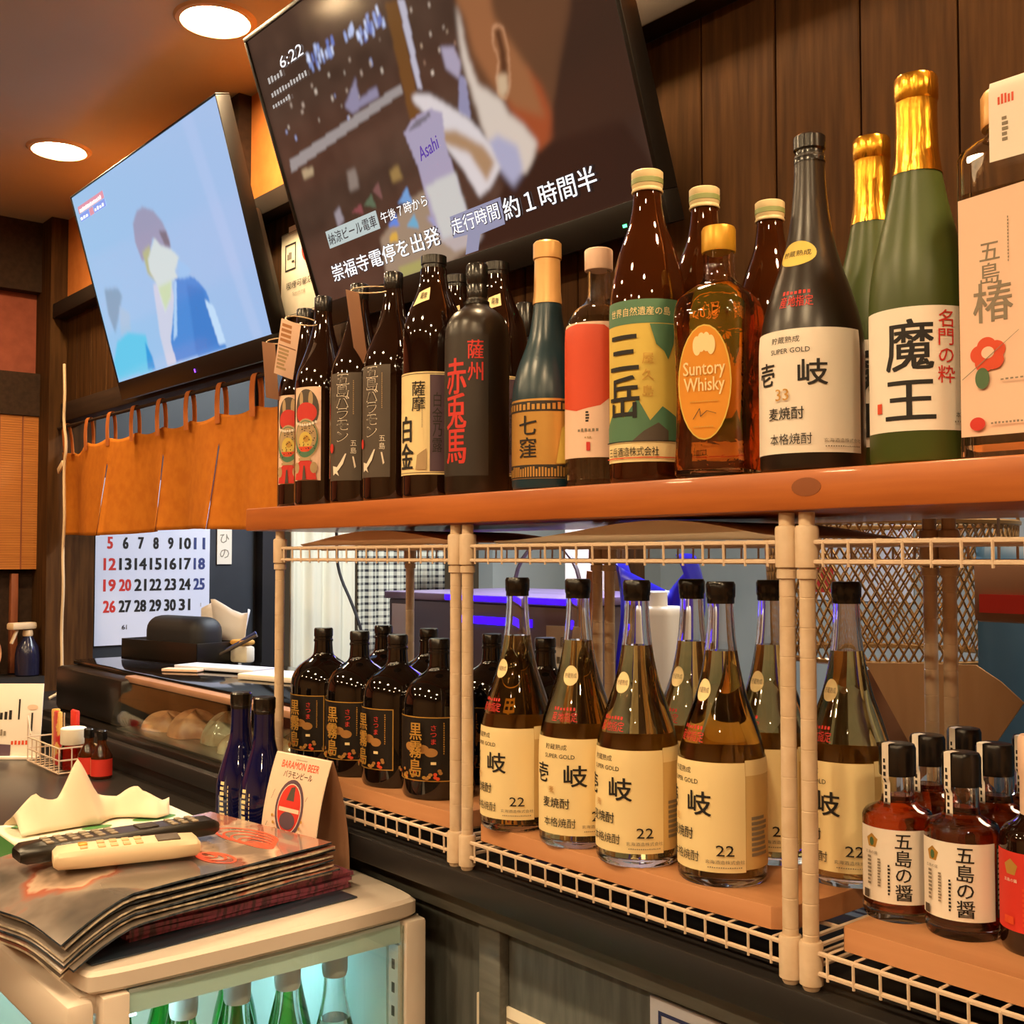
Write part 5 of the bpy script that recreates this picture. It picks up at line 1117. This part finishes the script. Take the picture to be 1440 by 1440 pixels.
# remote controls
def remote(name, lab, x, y, z, L, W, H, rz, pitch, m, mbtn, btns, taper=1):
    t = thing(name, lab, 'remote control', (x, y, z), 0, group=None); t.rotation_euler = (pitch, 0, rz)
    mb = MB(); rings = []
    for v, s_, hh in ((0, .80, .55), (.03, .96, .9), (.2, 1, 1), (.8, taper, 1), (.97, taper*.96, .9), (1, taper*.8, .55)):
        w2 = W/2*s_; h2 = H*hh; y_ = (v-.5)*L; rings.append([(w2*cx, y_, h2*cz+(H-h2)*.4) for cx, cz in ((-.85, 0), (.85, 0), (1, .22), (1, .75), (.82, 1), (-.82, 1), (-1, .75), (-1, .22))])
    mb.loft(rings).build('case', m, t, ang=40)
    for (bx, by, bw, bl, bm_) in btns: MB().box(bx*W-bw*W/2, bx*W+bw*W/2, by*L-bl*L/2, by*L+bl*L/2, H-.0005, H+.0016, 0, .0006).build('button' if bm_ != 'label_grey' else 'display', bm_, t)
    return t
bt = [(sx*.27, -.36+.062*j, .18, .035, 'label_grey' if 0 else 'ink_grey') for j in range(6) for sx in (-1, 0, 1)]+[(0, .13, .55, .10, 'label_dark')]+[(sx*.27, .26+.055*j, .18, .03, 'ink_grey') for j in range(3) for sx in (-1, 0, 1)]
remote('tv_remote', 'long black television remote lying behind the cream one', -.758, -.290, ZS+.0035, .235, .044, .020, R(-2), 0.0, 'black_plastic', 'ink_grey', bt, .86)
bt = [(-.18, -.30, .28, .06, 'yellow_cap'), (.2, -.30, .2, .05, 'remote_btn'), (0, .28, .62, .16, 'label_grey')]+[(sx*.22, -.18+.085*j, .26, .05, 'remote_btn') for j in range(4) for sx in (-1, 1)]
remote('aircon_remote', 'cream white remote control on top of the menu pile', -.698, -.305, ZS+.0035, .158, .046, .020, R(-15), 0, 'remote_white', 'remote_btn', bt)
# blue bottles and tent card
BLU = [(1, .3), (1, .34), (.985, .40), (.92, .46), (.80, .53), (.64, .61), (.52, .67), (.45, .72), (.42, .78), (.41, .9)]
b = Bottle('blue_bottle', 'cobalt blue bottle behind the tissue box, left of two', BLU, .0345, .2185, 'cobalt_glass', 'cobalt blue bottles')
b.cap(.0155, .90, 1, 'black_cap', prof=[(.0146, .895*.2185), (.0150, .91*.2185), (.0146, .915*.2185), (.0156, .93*.2185), (.0156, .99*.2185), (.014, .2185)])
b.label([(ticks(-.004, .030, .006, .095, 9, True, 4, 1)+ticks(.010, .02, .012, .09, 12, True), 'label_cream')], 'print'); b.put(-.930, -.050, FZ+.0006, 15)
c = copy_tree(b.root); c.location = (-.857, -.051, FZ+.0006); c.rotation_euler[2] = R(10); c['label'] = 'cobalt blue bottle behind the menu pile, right of two'
t = thing('tent_card', 'curved cardboard tent card advertising beer on the fridge top', 'sign', (-.742, -.052, FZ+.0006), R(8))
HT = .152
def tent(side, u, v, off=0):
    y = .028*(1-v**2.2)
    return (u, side*(y+.0006+off), HT*v)
wt = .058
for s_, nm in ((-1, 'front_panel'), (1, 'back_panel')):
    m = MB().grid(lambda u, v: tent(s_, -wt+2*wt*u, v), 4, 20); m.build(nm, 'paper' if s_ < 0 else 'kraft', t, solid=.001)
arc = [(ell(.030*cos(a)*1.12-.004, .086+.034*sin(a)*1.12, .0022, .0022, 6), 'ink_gold') for a in np.linspace(pi*1.1, pi*1.9, 11)]
decal('front_print', [(rect(-wt, .001, wt, HT-.001), 'label_pink'), (txt('BARAMON BEER', .0, .139, .009, w=.078, bold=.06), 'ink_redorange'), (txt('バラモンビール', 0, .1275, .0085, w=.060, bold=.04), 'ink'), (ticks(-.012, .1455, .012, .1475, 8), 'ink_grey'), (ell(-.004, .086, .029, .036), 'label_purple'), (ell(-.004, .086, .0245, .031), 'ink_white'), (ell(-.004, .086, .0235, .030), 'ink_red'), (poly((-.012, .096), (.004, .096), (.002, .114), (-.006, .112)), 'label_grey'), (ell(-.004, .071, .016, .011), 'label_purple'), (rect(-.024, .082, .018, .087), 'label_pink'),
 (ticks(-.030, .034, .022, .043, 8, seed=6, h=1), 'ink_gold')]+arc+[(poly((x, z), (x+.001, z), (x+.004, z+.006), (x+.003, z+.006)), 'ink_grey') for x, z in ((-.042, .095), (-.040, .101), (.034, .045), (.037, .05), (-.045, .06), (.03, .1))],
 lambda u, v, e: tent(-1, u, v/HT, .0007+e), t, dv=.006, eps=.00015, base=.0002)

# framed papers on the dark front below the ledge
for x0, x1, z1, lab, mt in ((-.512, -.345, .922, 'white framed paper on the dark panel below the middle rack', 'paper'), (-.226, -.085, 1.003, 'blue bordered paper on the dark panel below right posts', 'calendar')):
    t = thing('wall_paper_notice', lab, 'notice', (x0, .0585, z1-.24), group=None)
    MB().box(0, x1-x0, -.003, .001, 0, .24, 0, .0008).build('sheet', mt, t)
    wq = x1-x0
    decal('print', [(frame(.012, .012, wq-.012, .228, .004), 'ink_blue' if mt == 'calendar' else 'ink_grey'), (ticks(.03, .06, wq-.03, .20, 9, True), 'ink_grey')], lambda u, v, e: (u, -.0032-e, v), t)
bpy.data.objects.remove(_to)
